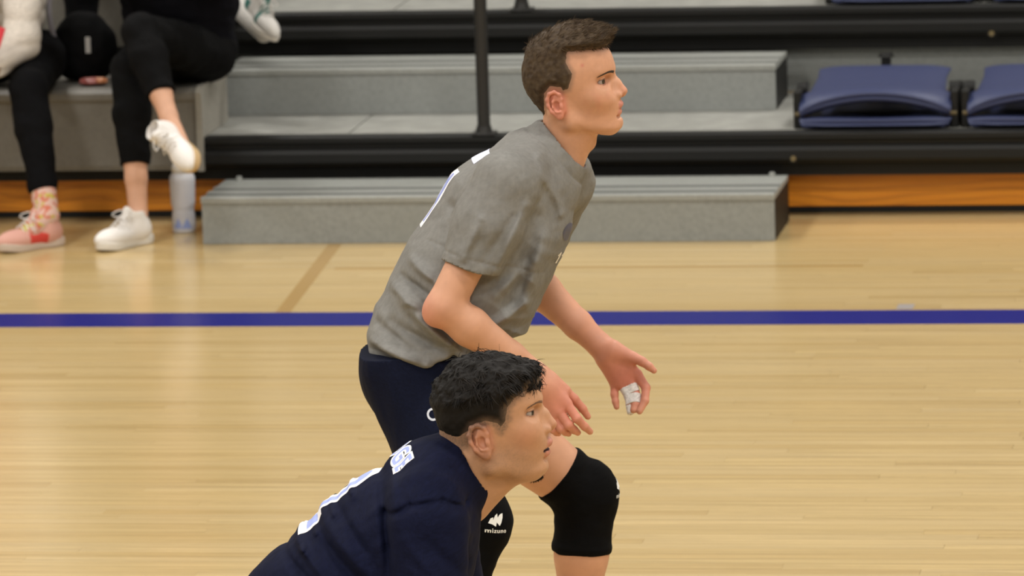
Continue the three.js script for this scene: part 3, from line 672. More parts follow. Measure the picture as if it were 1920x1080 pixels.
const A = (() => {
  const man = thing('person', 'standing crouched player in grey t-shirt, navy shorts and black knee pads', 'person', [0.966, 0, 6.759], 9 * rad);
  // ----- head -----
  const H = {
    face: [[0.112, 0.100, 0.0, 0.062, 0.03], [0.10, 0.111, 0.0, 0.065, 0.03], [0.08, 0.1185, 0.0, 0.067, 0.03], [0.065, 0.1205, 0.0, 0.068, 0.03], [0.05, 0.117, 0, 0.068, 0.03], [0.035, 0.1155, 0, 0.068, 0.03], [0.02, 0.1195, 0, 0.066, 0.03], [0, 0.1315, 0, 0.063, 0.03],
      [-0.012, 0.1335, 0.002, 0.060, 0.032], [-0.024, 0.1325, 0.006, 0.057, 0.036], [-0.036, 0.1305, 0.016, 0.053, 0.045], [-0.048, 0.1275, 0.036, 0.047, 0.06], [-0.060, 0.1265, 0.06, 0.038, 0.08], [-0.0665, 0.121, 0.082, 0.026, 0.098]],
    cranium: { c: [0.029, 0.066, 0], r: [0.0885, 0.079, 0.0740] }, occiput: { c: [-0.002, 0.036, 0], r: [0.050, 0.056, 0.058] },
    eye: [0.0935, 0.0405, 0.0330], brow: [0.1135, 0.0615], chin: [0.1190, -0.0505, 0], chinR: [0.0155, 0.0155, 0.021],
    jaw: [[0.012, -0.006, 0.056], [0.030, -0.040, 0.050], [0.108, -0.060, 0.016]],
    nose: { root: [0.1165, 0.050], mid: [0.1275, 0.0315], tip: [0.1490, 0.0145], base: [0.1305, -0.0020], wide: 1.0 },
    mouth: { up: [0.1390, -0.0125], low: [0.1350, -0.0280], slit: [0.1315, -0.0206], corner: [0.1180, -0.0225], half: 0.0225, gap: 0.0012 },
    ear: { c: [0.0085, 0.0005, 0.0735], s: 0.98, flare: 0.36, tilt: 0.20 }, lidH: 0.0046, lidY: -0.0004,
  };
  const hf = headFrame([0.2044, 1.394, 0], 0.03, -0.10), HF = headField(H), head = seenFrom(HF.skin, hf);
  // ----- joints -----
  const J = {
    skull: hf.world([0.018, -0.005, 0]), neck: [0.1918, 1.269, -0], throat: [0.244, 1.296, -0],
    shR: [0.092, 1.243, 0.165], elR: [-0.0434, 1.003, 0.235], wrR: [0.1439, 0.8483, 0.2],
    shL: [0.2097, 1.193, -0.165], elL: [0.116, 0.9831, -0.34], wrL: [0.2854, 0.8199, -0.28],
    hipR: [-0.1022, 0.8347, 0.09], knR: [0.0141, 0.5547, 0.24], hipL: [-0.0878, 0.8126, -0.09], knL: [0.2402, 0.5263, -0.14],
  };
  const anR = [J.knR[0] - 0.16, 0.085, J.knR[2] + 0.03], anL = [J.knL[0] - 0.035, 0.085, J.knL[2] + 0.0];
  // ----- hands -----
  const handR = blend([
    cone(J.wrR, [0.163, 0.823, 0.2], 0.026, 0.026), cone([0.1631, 0.8284, 0.205], [0.2039, 0.789, 0.212], 0.022, 0.0125), cone([0.1585, 0.8218, 0.205], [0.1869, 0.7757, 0.216], 0.022, 0.0125),
    cone([0.154, 0.8165, 0.2], [0.1744, 0.763, 0.212], 0.020, 0.0115), cone([0.1517, 0.8134, 0.195], [0.1632, 0.7552, 0.205], 0.018, 0.011), cone([0.168, 0.8367, 0.19], [0.2005, 0.812, 0.19], 0.019, 0.014)], 0.014);
  const fingersR = [
    finger([...[0.2018, 0.7925, 0.212], 0.0108], [...[0.225, 0.7588, 0.222], 0.0092], [...[0.2401, 0.7399, 0.214], 0.0082], [...[0.251, 0.7276, 0.205], 0.0070]),
    finger([...[0.1858, 0.7769, 0.216], 0.0108], [...[0.207, 0.7462, 0.224], 0.0094], [...[0.2178, 0.7334, 0.212], 0.0082], [...[0.2255, 0.7252, 0.2], 0.0070]),
    finger([...[0.1745, 0.7641, 0.212], 0.0102], [...[0.1913, 0.7377, 0.218], 0.0088], [...[0.2001, 0.7281, 0.205], 0.0078], [...[0.2067, 0.7224, 0.194], 0.0066]),
    finger([...[0.1643, 0.7563, 0.205], 0.0092], [...[0.1747, 0.734, 0.208], 0.0078], [...[0.1813, 0.7258, 0.196], 0.0068], [...[0.1857, 0.7217, 0.187], 0.0060]),
    finger([...[0.194, 0.8179, 0.19], 0.0125], [...[0.22, 0.7936, 0.185], 0.0098], [...[0.2372, 0.7718, 0.18], 0.0086], [...[0.2478, 0.7541, 0.178], 0.0068])];
  const handL = blend([
    cone(J.wrL, [0.3033, 0.8027, -0.275], 0.0255, 0.026), cone([0.3067, 0.8055, -0.272], [0.3604, 0.7589, -0.262], 0.022, 0.0125), cone([0.3031, 0.7986, -0.272], [0.3461, 0.743, -0.262], 0.021, 0.0125),
    cone([0.2995, 0.794, -0.272], [0.3299, 0.7373, -0.264], 0.020, 0.012), cone([0.296, 0.7918, -0.272], [0.314, 0.7382, -0.268], 0.018, 0.0115), cone([0.3125, 0.8141, -0.262], [0.3554, 0.7955, -0.254], 0.020, 0.0125)], 0.014);
  const fingersL = [
    finger([...[0.3615, 0.7588, -0.262], 0.0115], [...[0.38, 0.7313, -0.25], 0.0095], [...[0.3765, 0.7056, -0.232], 0.0085], [...[0.3642, 0.6861, -0.22], 0.0072]),
    finger([...[0.3484, 0.7429, -0.262], 0.0115], [...[0.3577, 0.7156, -0.25], 0.0096], [...[0.3557, 0.6987, -0.235], 0.0086], [...[0.3518, 0.6877, -0.226], 0.0072]),
    finger([...[0.3311, 0.7372, -0.264], 0.0108], [...[0.3439, 0.7122, -0.252], 0.0090], [...[0.3454, 0.6934, -0.24], 0.0080], [...[0.345, 0.6828, -0.234], 0.0068]),
    finger([...[0.3128, 0.7382, -0.268], 0.0095], [...[0.3121, 0.716, -0.262], 0.0082], [...[0.3138, 0.7019, -0.256], 0.0072], [...[0.3157, 0.6909, -0.252], 0.0062]),
    finger([...[0.3532, 0.7979, -0.254], 0.0125], [...[0.3734, 0.7894, -0.246], 0.0100], [...[0.3879, 0.7795, -0.24], 0.0085], [...[0.3979, 0.7703, -0.238], 0.0066])];
  const armR = chain([[...J.shR, 0.056], [...lerp3(J.shR, J.elR, 0.55), 0.0405], [...J.elR, 0.038], [...lerp3(J.elR, J.wrR, 0.28), 0.0405], [...lerp3(J.elR, J.wrR, 0.72), 0.031], [...J.wrR, 0.0265]], 0.012);
  const elbowTip = ell(off3(J.elR, [-0.018, -0.012, 0.002]), [0.026, 0.026, 0.026]);
  const armL = chain([[...J.shL, 0.056], [...lerp3(J.shL, J.elL, 0.55), 0.0435], [...J.elL, 0.038], [...lerp3(J.elL, J.wrL, 0.28), 0.0405], [...lerp3(J.elL, J.wrL, 0.72), 0.031], [...J.wrL, 0.0265]], 0.012);
  const legR = chain([[...J.hipR, 0.088], [...lerp3(J.hipR, J.knR, 0.5), 0.078], [...J.knR, 0.056], [...lerp3(J.knR, anR, 0.3), 0.056], [...lerp3(J.knR, anR, 0.75), 0.040], [...anR, 0.035]], 0.02);
  const legL = chain([[...J.hipL, 0.088], [...lerp3(J.hipL, J.knL, 0.5), 0.078], [...J.knL, 0.057], [...lerp3(J.knL, anL, 0.3), 0.055], [...lerp3(J.knL, anL, 0.75), 0.040], [...anL, 0.035]], 0.02);
  const footR = cone(anR, off3(anR, [0.14, -0.05, 0]), 0.036, 0.028), footL = cone(anL, off3(anL, [0.14, -0.05, 0]), 0.036, 0.028);
  const torsoPts = (g) => [[...[0.1538, 1.231, -0], 0.088 + g], [...[0.0922, 1.157, -0], 0.128 + g], [...[0.0097, 1.026, -0], 0.136 + g], [...[-0.0549, 0.9023, -0], 0.150 + g]];
  const torsoIn = chain(torsoPts(-0.032), 0.05, 0.78), pelvis = ell([-0.0976, 0.8328, -0], [0.104, 0.12, 0.14]);
  const neckCone = chain([[...J.skull, 0.047], [...[0.2236, 1.327, -0], 0.047], [...[0.1983, 1.262, -0], 0.055]], 0.02), throat = cone([0.2561, 1.329, 0], [0.2231, 1.268, -0], 0.026, 0.025), apple = ell([0.2711, 1.305, -0], [0.012, 0.015, 0.011]);
  const sterno = cone(hf.world([-0.004, -0.02, 0.047]), [0.2204, 1.264, 0.02], 0.011, 0.009);
  const neckAll = (x, y, z) => smin(smin(smin(neckCone(x, y, z), throat(x, y, z), 0.03), apple(x, y, z), 0.012), sterno(x, y, z), 0.02);
  const body = (x, y, z) => {
    let d = smin(head(x, y, z), neckAll(x, y, z), 0.016);
    d = smin(d, torsoIn(x, y, z), 0.03); d = smin(d, pelvis(x, y, z), 0.03);
    d = smin(d, smin(armR(x, y, z), elbowTip(x, y, z), 0.014), 0.02); d = smin(d, armL(x, y, z), 0.02);
    d = smin(d, legR(x, y, z), 0.012); d = smin(d, legL(x, y, z), 0.012); d = smin(d, footR(x, y, z), 0.02); d = smin(d, footL(x, y, z), 0.02);
    if (Math.hypot(x - J.wrR[0], y - J.wrR[1], z - J.wrR[2]) < 0.24) { let h = handR(x, y, z); d = smin(d, h, 0.010); for (const f of fingersR) d = smin(d, f(x, y, z), 0.003); }
    if (Math.hypot(x - J.wrL[0], y - J.wrL[1], z - J.wrL[2]) < 0.24) { let h = handL(x, y, z); d = smin(d, h, 0.010); for (const f of fingersL) d = smin(d, f(x, y, z), 0.003); }
    return d;
  };
  const tipsR = [0.2014, 0.7722, 0.2], tipsL = [0.345, 0.7445, -0.26];
  const base = [0.590, 0.302, 0.180], red = [0.57, 0.155, 0.115], lip = [0.50, 0.17, 0.135], fade = [0.16, 0.105, 0.075];
  const color = (x, y, z) => {
    const [a, b, c] = hf.local(x, y, z), n = fbm(x * 38, y * 38, z * 38, 3) * 0.07 + fbm(x * 140, y * 140, z * 140, 2) * 0.035;
    let col = mixc(base, base, 0);
    col = mixc(col, red, clamp(0.70 * near(dist3(x, y, z, tipsR), 0.08) + 0.72 * near(dist3(x, y, z, tipsL), 0.085) + 0.60 * near(dist3(x, y, z, off3(J.elR, [-0.03, -0.012, 0])), 0.038) + 0.22 * near(dist3(x, y, z, lerp3(J.elL, J.wrL, 0.8)), 0.10), 0, 0.75));
    if (Math.hypot(a - 0.05, b - 0.04, c) < 0.2) {
      col = mixc(col, red, clamp(0.55 * near(Math.max(HF.ear(a, b, c), 0), 0.006) + 0.20 * near(Math.hypot(a - 0.09, b - 0.002, Math.abs(c) - 0.05), 0.03) * (0.6 + fbm(a * 60, b * 60, c * 60)) + 0.30 * near(Math.hypot(a - 0.143, b - 0.016, c), 0.014), 0, 0.7));
      col = mixc(col, lip, 0.75 * near(Math.max(Math.min(HF.up(a, b, c), HF.low(a, b, c)), 0), 0.0018) * sstep(0.112, 0.122, a));
      col = mixc(col, red, 0.75 * near(Math.hypot(a - 0.064, b - 0.081), 0.0032) * sstep(0.02, 0.04, c));          // a pimple on the temple
      col = mixc(col, fade, 0.55 * sstep(0.008, -0.004, hairline(a, b)) * sstep(0.012, 0.03, b + 0.03));
      if (HF.opening(a, b, c) < 0.0020 && a > 0.085) col = mixc(col, b > H.eye[1] + 0.001 ? [0.05, 0.025, 0.02] : [0.30, 0.12, 0.09], 0.8);
    }
    return col.map((q) => q * (1 + n));
  };
  // ----- hair -----
  const hairPoly = [[0.112, 0.108], [0.070, 0.1085], [0.036, 0.107], [0.035, 0.0885], [0.047, 0.066], [0.041, 0.044], [0.036, 0.030], [0.020, 0.0255], [0.014, 0.034], [-0.004, 0.036], [-0.016, 0.022], [-0.0165, -0.014], [-0.016, -0.040], [-0.022, -0.050], [-0.036, -0.052], [-0.13, -0.04], [-0.13, 0.24], [0.18, 0.24], [0.18, 0.118], [0.13, 0.118]];
  const hairline = polygon2(hairPoly);
  const bodyMat = skinMat;
  const hb = [hf.world([0.045, 0.03, 0]).map((q, i) => q - [0.145, 0.155, 0.12][i]), hf.world([0.045, 0.03, 0]).map((q, i) => q + [0.145, 0.155, 0.12][i])];
  const boxAround = (c, r) => [c.map((q, i) => q - r[i]), c.map((q, i) => q + r[i])];
  const rb = boxAround([0.1928, 0.7847, 0.205], [0.09, 0.082, 0.055]), lb = boxAround([0.336, 0.7563, -0.255], [0.085, 0.095, 0.065]);
  const parts = [skinField(body, hb[0], hb[1], 0.0021, { color, safety: 2 }), skinField(body, rb[0], rb[1], 0.0026, { color, skip: [hb] }), skinField(body, lb[0], lb[1], 0.0026, { color, skip: [hb] }),
    skinField(body, [-0.45, -0.02, -0.5], [0.5, 1.3, 0.45], 0.0085, { color, skip: [hb, rb, lb] })];
  put('body', together(parts), bodyMat, man);
  putEyes(man, hf, H.eye, 0.24, [0.05, 0.035, 0.02]);
  // ----- hair volume and strands, in head axes -----
  const thick = (x, y, z) => { const top = sstep(0.085, 0.125, y), front = sstep(0.0, 0.10, x); return 0.0035 + 0.004 * sstep(-0.01, 0.05, y) + top * (0.006 + 0.009 * front); };
  const napeCone = cone([0.018, -0.005, 0], [0.024, -0.075, 0], 0.047, 0.047);
  const tuft = blend([ell([0.090, 0.128, 0], [0.026, 0.017, 0.044], 0.1), ell([0.060, 0.142, 0], [0.045, 0.016, 0.050], -0.15)], 0.02);
  const hairF = (x, y, z) => {
    const n = 0.0022 * fbm(x * 60, y * 60, z * 60, 3);
    const hl = hairline(x, y), in1 = sstep(0.001, -0.020, hl);
    const bulk = smin(smin(HF.skull(x, y, z), napeCone(x, y, z), 0.016) - thick(x, y, z) * in1 + 0.0012 * (1 - in1), tuft(x, y, z), 0.02) + n * in1;
    return smax(bulk, hl + 0.002 + 0.0045 * noise(x * 150, y * 150, z * 150), 0.003);
  };
  const hairC = (t) => mixc([0.042, 0.027, 0.016], [0.125, 0.085, 0.048], t);
  const hairGeo = skinField(hairF, [-0.10, -0.075, -0.1], [0.16, 0.19, 0.1], 0.0028, { color: (x, y, z) => { const t = clamp(0.4 + 0.6 * noise(x * 120, y * 70, z * 120), 0, 1); return mixc(mixc([0.036, 0.023, 0.014], [0.085, 0.058, 0.033], t), fade, 0.8 * sstep(-0.012, 0.0, hairline(x, y))); } });
  const list = [];
  for (const { P, N } of spotsOn(hairGeo, 9000)) {
    const top = sstep(0.095, 0.130, P[1]), front = sstep(0.02, 0.10, P[0]), side = 1 - top, wave = noise(P[0] * 60, P[1] * 60, P[2] * 60);
    const flow = [0.55 * top + 0.45 * front * top - 0.45 * side, 0.42 * top * (0.4 + front) - 0.85 * side, 0.25 * wave * top], w = 0.30 * top + 0.10 * side;
    list.push({ p: [P[0] - N[0] * 0.0024, P[1] - N[1] * 0.0024, P[2] - N[2] * 0.0024], d: comb([flow[0] + 0.5 * wave * top, flow[1], flow[2]], N, 0.10 + 0.25 * front * top), n: [0.2 * front * top - 0.2 * N[0], 0.35 * front * top - 0.3 * N[1], -0.2 * N[2]], len: mixn(0.0055, rr(0.010, 0.022), top), r: mixn(0.00045, 0.0006, top), c: hairC(clamp(0.36 + 0.3 * wave + rr(-0.3, 0.3), 0, 1)) });
  }
  const hair = put('hair', together([hairGeo, strandGeo(list)]), hairMat, man); hair.applyMatrix4(hf.m);
  // eyebrows
  const browSide = { 1: [], '-1': [] };
  for (const s of [1, -1]) for (let i = 0; i < 240; i++) {
    const t = rnd(), z = (0.014 + 0.041 * t), y = 0.0565 + 0.005 * Math.sin(t * 2.6) - 0.0055 * t * t + rr(-0.0026, 0.0026) * (1 - 0.5 * t);
    let x = 0.14; for (let k = 0; k < 40 && HF.skin(x, y, z) > 0.0003; k++) x -= Math.max(HF.skin(x, y, z) * 0.7, 0.0002);
    browSide[s].push({ p: [x - 0.0004, y, s * z], d: [-0.2 - 0.5 * t, 0.25 - 0.45 * t, s * 0.9], n: [-0.3, -0.2, 0], len: rr(0.005, 0.009), r: 0.00055, c: hairC(rr(0, 0.25)) });
  }
  for (const s of [1, -1]) put('eyebrow', strandGeo(browSide[s], 3), hairMat, man).applyMatrix4(hf.m);

  // ----- t-shirt -----
  const shirtTorso = chain(torsoPts(0), 0.06, 0.76);
  const yoke = cone(off3(J.shR, [0.0, 0.0, -0.03]), off3(J.shL, [-0.01, 0, 0.03]), 0.064, 0.06), trap = cone([0.165, 1.286, 0.05], [0.1056, 1.253, 0.14], 0.034, 0.05), trapL = cone([0.2036, 1.264, -0.06], [0.2351, 1.228, -0.13], 0.034, 0.040);
  const endR = [0.0118, 1.079, 0.19], endL = lerp3(J.shL, J.elL, 0.66);
  const slR = chain([[...off3(J.shR, [0.0, 0.002, 0.004]), 0.071], [...[0.0532, 1.167, 0.186], 0.070], [...[-0.0022, 1.053, 0.212], 0.0585]], 0.02), slL = cone(off3(J.shL, [0, 0.004, 0]), lerp3(J.shL, J.elL, 0.8), 0.072, 0.062);
  const cutR = halfSpace(endR, [-0.30, -0.95, 0.05]), cutL = halfSpace(endL, [J.elL[0] - J.shL[0], J.elL[1] - J.shL[1], J.elL[2] - J.shL[2]]);
  const boreR = cone([0.0075, 1.082, 0.206], [-0.007, 1.04, 0.216], 0.043, 0.050), boreL = cone(lerp3(J.shL, J.elL, 0.58), lerp3(J.shL, J.elL, 0.9), 0.054, 0.056);
  const hem = halfSpace([-0.0846, 0.885, -0], [0.13, -0.99, 0]), bellyCut = null;
  const collarC = [0.2036, 1.291, -0], cn = [0.755, 0.655, 0], cu = [0.655, -0.755, 0];
  const neckHole = (x, y, z) => { const a = x - collarC[0], b = y - collarC[1], c = z - collarC[2], t = a * cn[0] + b * cn[1], s = a * cu[0] + b * cu[1]; return Math.max(Math.hypot(s / 0.066, c / 0.068) - 1, -(t + 0.035) / 0.066) * 0.066; };
  const collar = (x, y, z) => { const a = x - collarC[0], b = y - collarC[1], c = z - collarC[2], t = a * cn[0] + b * cn[1] + 0.010 * (s2 => s2)(Math.abs(c) / 0.068), s = a * cu[0] + b * cu[1], r = Math.hypot(s, c * 0.97) - 0.0690; return Math.hypot(r, Math.max(Math.abs(t) - 0.008, 0)) - 0.0062; };
  const F1 = foldSet([
    [[-0.1537, 0.957, 0.1], [-0.0276, 0.8965, 0.1], 0.012, -0.010], [[-0.1244, 1.001, 0.1], [-0.0313, 0.9215, 0.1], 0.012, 0.009], [[-0.0799, 0.9999, 0.1], [-0.0072, 0.9072, 0.1], 0.012, -0.008], [[-0.1437, 1.022, 0.1], [-0.0802, 0.9909, 0.1], 0.010, 0.007], [[-0.1262, 1.046, 0.1], [-0.0662, 1.013, 0.1], 0.009, -0.007], [[-0.105, 1.082, 0.1], [-0.0583, 1.049, 0.1], 0.010, 0.006],
    [[-0.1942, 0.913, 0.1], [-0.0838, 0.8813, 0.1], 0.012, 0.008], [[-0.1797, 0.9465, 0.1], [-0.1163, 0.9106, 0.1], 0.010, -0.006], [[-0.0067, 1.133, 0.1], [-0.0488, 0.9989, 0.1], 0.012, -0.006, -9, 0.115], [[-0.016, 1.189, 0.1], [-0.0022, 1.133, 0.1], 0.014, -0.008, -9, 0.115], [[0.1534, 1.173, 0.1], [0.098, 0.9943, 0.1], 0.014, -0.006], [[0.1687, 1.127, 0.1], [0.1258, 0.9934, 0.1], 0.016, 0.006],
    [[0.0653, 1.018, 0.1], [0.1451, 1.083, 0.1], 0.012, 0.005], [[0.0521, 0.9506, 0.1], [0.1258, 0.9934, 0.1], 0.012, 0.006], [[0.034, 0.9059, 0.1], [0.0962, 0.9379, 0.1], 0.012, -0.005],
    [[0.1626, 1.296, 0.1], [0.2033, 1.171, 0.1], 0.010, 0.004], [[0.1837, 1.262, 0.1], [0.1912, 1.138, 0.1], 0.012, -0.004], [[0.0373, 1.189, 0.18], [0.0018, 1.112, 0.18], 0.010, 0.005], [[0.1034, 1.187, 0.18], [0.04, 1.099, 0.18], 0.010, -0.004], [[0.1316, 1.208, 0.18], [0.0669, 1.076, 0.18], 0.010, 0.004],
  ]);
  const neckBase = cone(off3(collarC, [-0.052 * cn[0], -0.052 * cn[1], 0]), off3(collarC, [-0.004, -0.004, 0]), 0.092, 0.0735);
  const shirt = (x, y, z) => {
    let d = smin(smin(shirtTorso(x, y, z), yoke(x, y, z), 0.05), smin(neckBase(x, y, z), smin(trap(x, y, z), trapL(x, y, z), 0.02), 0.03), 0.03);
    let s = Math.max(slR(x, y, z), cutR(x, y, z)); s = Math.max(s, -boreR(x, y, z));
    let l = Math.max(slL(x, y, z), cutL(x, y, z)); l = Math.max(l, -boreL(x, y, z));
    d = smax(d, hem(x, y, z), 0.008);
    d = smin(smin(d, s, 0.014), l, 0.014);
    const f = F1(x, y, z), low = sstep(1.10, 0.86, y - 0.35 * x), u = 0.86 * x - 0.5 * y, v = 0.5 * x + 0.86 * y, ridge = 1 - 2.2 * Math.abs(noise(u * 5 + 2 * z, v * 17, z * 5));
    d -= (f > 0 ? 2.8 : 1.6) * f + 0.0030 * fbm(x * 9 + y * 5, y * 14 - x * 6, z * 10, 3) + 0.0095 * low * ridge;
    const ca = x - collarC[0], cb = y - collarC[1], ct = ca * cn[0] + cb * cn[1], cr = Math.hypot(Math.hypot(ca * cu[0] + cb * cu[1], z - collarC[2]) - 0.069, ct) - 0.020;
    d += 0.0022 * Math.exp(-cr * cr / 1.6e-5);
    const hemLine = hem(x, y, z) + 0.022, cuff = cutR(x, y, z) + 0.022; d += 0.0012 * (Math.exp(-hemLine * hemLine / 1.4e-5) + (z > 0.1 ? Math.exp(-cuff * cuff / 1.4e-5) : 0));
    d = smax(d, -neckHole(x, y, z), 0.004);
    return smin(d, collar(x, y, z), 0.003);
  };
  const shirtGeo = skinField(shirt, [-0.36, 0.72, -0.42], [0.30, 1.42, 0.31], 0.0042, { safety: 2, color: heatherAt });
  const tee = put('tshirt', shirtGeo, M2.greyShirt, man, 'heather grey short sleeved t-shirt');
  // sleeve and hem stitching lines
  // number printed on the back, seen edge on
  const spine = [[0.1392, 1.231, -0], [-0.0549, 0.9023, -0]], sv = new THREE.Vector3(spine[0][0] - spine[1][0], spine[0][1] - spine[1][1], 0).normalize(), bn = [-sv.y, sv.x, 0];
  const outline = (x, t, px, py, size) => { x.font = 'bold ' + size + 'px sans-serif'; x.textAlign = 'center'; x.textBaseline = 'middle'; x.lineJoin = 'miter'; x.lineWidth = size * 0.13; x.strokeStyle = '#f3f1f4'; x.strokeText(t, px, py); x.fillStyle = '#8f9bd6'; x.fillText(t, px, py); };
  const numberMat = printMaterial(512, 512, (x, w, h) => outline(x, '1', w * 0.72, h * 0.5, 430));
  put('number_print', printOn(shirtGeo, { o: off3([-0.019, 1.18, -0], [0, 0, -0.035]), u: [0, 0, 1], v: [sv.x, sv.y, 0], n: bn, w: 0.20, h: 0.20 }), numberMat, tee, 'pale blue number with white outline on the back');
  const nameMat = printMaterial(512, 128, (x, w, h) => { x.fillStyle = '#d9dcf2'; x.fillRect(20, 14, w - 40, h - 28); });
  put('name_print', printOn(shirtGeo, { o: off3([0.0458, 1.283, -0], [0, 0, -0.02]), u: [0, 0, 1], v: [sv.x, sv.y, 0], n: bn, w: 0.17, h: 0.045 }), nameMat, tee, 'pale lilac print across the shoulders');
  const chestMat = printMaterial(256, 256, (x, w, h) => { x.fillStyle = '#e9e6df'; x.font = 'bold 84px sans-serif'; x.textAlign = 'center'; x.fillText('11', w / 2, h * 0.95); x.fillStyle = '#4a4d63'; x.beginPath(); x.ellipse(w / 2, h * 0.32, 70, 44, 0, 0, 7); x.fill(); });
  put('chest_print', printOn(shirtGeo, { o: off3([0.2051, 1.11, -0], [0, 0, 0.055]), u: [0, 0, -1], v: [sv.x, sv.y, 0], n: [sv.y, -sv.x, 0], w: 0.15, h: 0.11 }), chestMat, tee, 'small dark and white emblem on the chest');

  const tickMat = printMaterial(128, 64, (x) => { x.fillStyle = '#2b2b30'; x.beginPath(); x.moveTo(6, 30); x.quadraticCurveTo(30, 62, 122, 8); x.quadraticCurveTo(48, 40, 32, 36); x.quadraticCurveTo(16, 34, 18, 16); x.fill(); });
  put('small_mark', printOn(shirtGeo, { o: [0.2434, 1.22, -0.03], u: [0.45, 0.2, 0.86], v: [sv.x, sv.y, 0], n: [0.75, -0.3, 0.5], w: 0.036, h: 0.018 }), tickMat, tee, 'small dark curved mark below the collar');

  // ----- shorts -----
  const hipShort = ell([-0.1031, 0.8353, -0], [0.127, 0.140, 0.170]);
  const eR = lerp3(J.hipR, J.knR, 0.80), eL = lerp3(J.hipL, J.knL, 0.62);
  const dirR = J.knR.map((q, i) => q - J.hipR[i]), dirL = J.knL.map((q, i) => q - J.hipL[i]);
  const shR = chain([[...off3(J.hipR, [-0.012, 0.02, 0]), 0.112], [...lerp3(J.hipR, J.knR, 0.5), 0.108], [...lerp3(J.hipR, J.knR, 0.95), 0.100]], 0.03), shL = chain([[...J.hipL, 0.110], [...lerp3(J.hipL, J.knL, 0.5), 0.100], [...lerp3(J.hipL, J.knL, 0.9), 0.092]], 0.03);
  const sR = (f => (x, y, z) => Math.max(Math.max(shR(x, y, z), f(x, y, z)), -cone(lerp3(J.hipR, J.knR, 0.7), lerp3(J.hipR, J.knR, 1), 0.092, 0.092)(x, y, z)))(halfSpace(eR, dirR));
  const sL = (f => (x, y, z) => Math.max(Math.max(shL(x, y, z), f(x, y, z)), -cone(lerp3(J.hipL, J.knL, 0.54), lerp3(J.hipL, J.knL, 1), 0.086, 0.086)(x, y, z)))(halfSpace(eL, dirL));
  const shortsTop = halfSpace([-0.0834, 0.9237, -0], [-0.13, 0.99, 0]);
  const tuck = (x, y, z) => Math.min(-hem(x, y, z) - 0.012, shirtTorso(x, y, z) + 0.016);
  const shortsF = (x, y, z) => Math.max(tuck(x, y, z), smax(smin(smin(hipShort(x, y, z), sR(x, y, z), 0.03), sL(x, y, z), 0.03), shortsTop(x, y, z), 0.01) - 0.004 * fbm(x * 12 + y * 4, y * 5, z * 12, 3));
  const shortsGeo = skinField(shortsF, [-0.36, 0.3, -0.34], [0.3, 0.95, 0.42], 0.0055, { safety: 2 });
  const shorts = put('shorts', shortsGeo, M2.navyShorts, man, 'navy blue athletic shorts');
  const cMat = printMaterial(128, 128, (x, w, h) => { x.strokeStyle = '#c9ccd6'; x.lineWidth = 18; x.beginPath(); x.arc(64, 64, 44, 0.5, 5.8); x.stroke(); });
  put('shorts_emblem', printOn(shortsGeo, { o: [-0.0729, 0.782, 0.2], u: [1, 0, 0], v: [0, 1, 0], n: [0, 0, 1], w: 0.03, h: 0.03 }), cMat, shorts, 'small pale round emblem');

  // ----- knee pads -----
  const padOf = (kn, hip, an, front, inset, spots) => {
    const a = lerp3(kn, hip, 0.17), b = lerp3(kn, an, 0.29);
    const up = kn.map((q, i) => hip[i] - q), dn = kn.map((q, i) => an[i] - q);
    const sleeve = chain([[...lerp3(kn, hip, 0.3), 0.068], [...a, 0.0645], [...kn, 0.0645], [...b, 0.0595], [...lerp3(kn, an, 0.4), 0.058]], 0.02);
    const cup = ell(off3(kn, front.map((q) => q * 0.030)), [0.040, 0.066, 0.048], 0.12);
    const lowLip = chain([[...off3(lerp3(kn, an, 0.04), front.map((q) => q * 0.036)), 0.030], [...off3(lerp3(kn, an, 0.24), front.map((q) => q * 0.030)), 0.028]], 0.01);
    const top = halfSpace(a, up), bottom = halfSpace(b, dn);
    return (x, y, z) => {
      let d = smin(smin(sleeve(x, y, z), cup(x, y, z), 0.02), lowLip(x, y, z), 0.012);
      d = smax(smax(d, top(x, y, z), 0.006), bottom(x, y, z), 0.006);
      return d - 0.0014 * Math.sin((x * dn[0] + y * dn[1]) * 420) * sstep(0.02, 0.0, Math.abs(bottom(x, y, z) + 0.012)) - 0.002 * fbm(x * 20, y * 26, z * 20, 2);
    };
  };
  const logo = printMaterial(256, 256, (x) => {
    x.fillStyle = '#e8e8e4'; x.strokeStyle = '#e8e8e4';
    x.beginPath(); [[52, 118], [78, 70], [104, 58], [96, 88], [124, 40], [150, 22], [146, 60], [178, 30], [214, 20], [200, 62], [172, 112], [150, 142], [128, 108], [112, 150], [84, 128]].forEach(([a, b], i) => (i ? x.lineTo(a, b) : x.moveTo(a, b))); x.fill();
    x.font = 'bold 58px sans-serif'; x.textAlign = 'center'; x.fillText('mizuno', 122, 214);
  });
  const bb = (c, r) => [c.map((q) => q - r), c.map((q) => q + r)];
  const frontL = [0.97, 0.1, 0.15], frontR = [0.82, 0.06, 0.57];
  const padL = skinField(padOf(J.knL, J.hipL, anL, frontL), ...bb(J.knL, 0.19), 0.0042), padR = skinField(padOf(J.knR, J.hipR, anR, frontR), ...bb(J.knR, 0.19), 0.0042);
  const pl = put('knee_pad', padL, M2.kneePad, man), pr = put('knee_pad', padR, M2.kneePad, man);
  put('logo_print', printOn(padL, { o: off3([0.3088, 0.5378, -0.13], [0, 0, 0.0]), u: [0.35, 0, -0.94], v: [0.12, 0.99, 0], n: [0.94, 0, 0.35], w: 0.06, h: 0.052, least: 0.4 }), logo, pl, 'white bird shaped logo');
  put('logo_print', printOn(padR, { o: [0.0473, 0.5584, 0.3], u: [0.72, 0.05, -0.69], v: [0.14, 0.98, 0], n: [0.69, 0, 0.72], w: 0.055, h: 0.052, least: 0.4 }), logo, pr, 'white bird shaped logo');

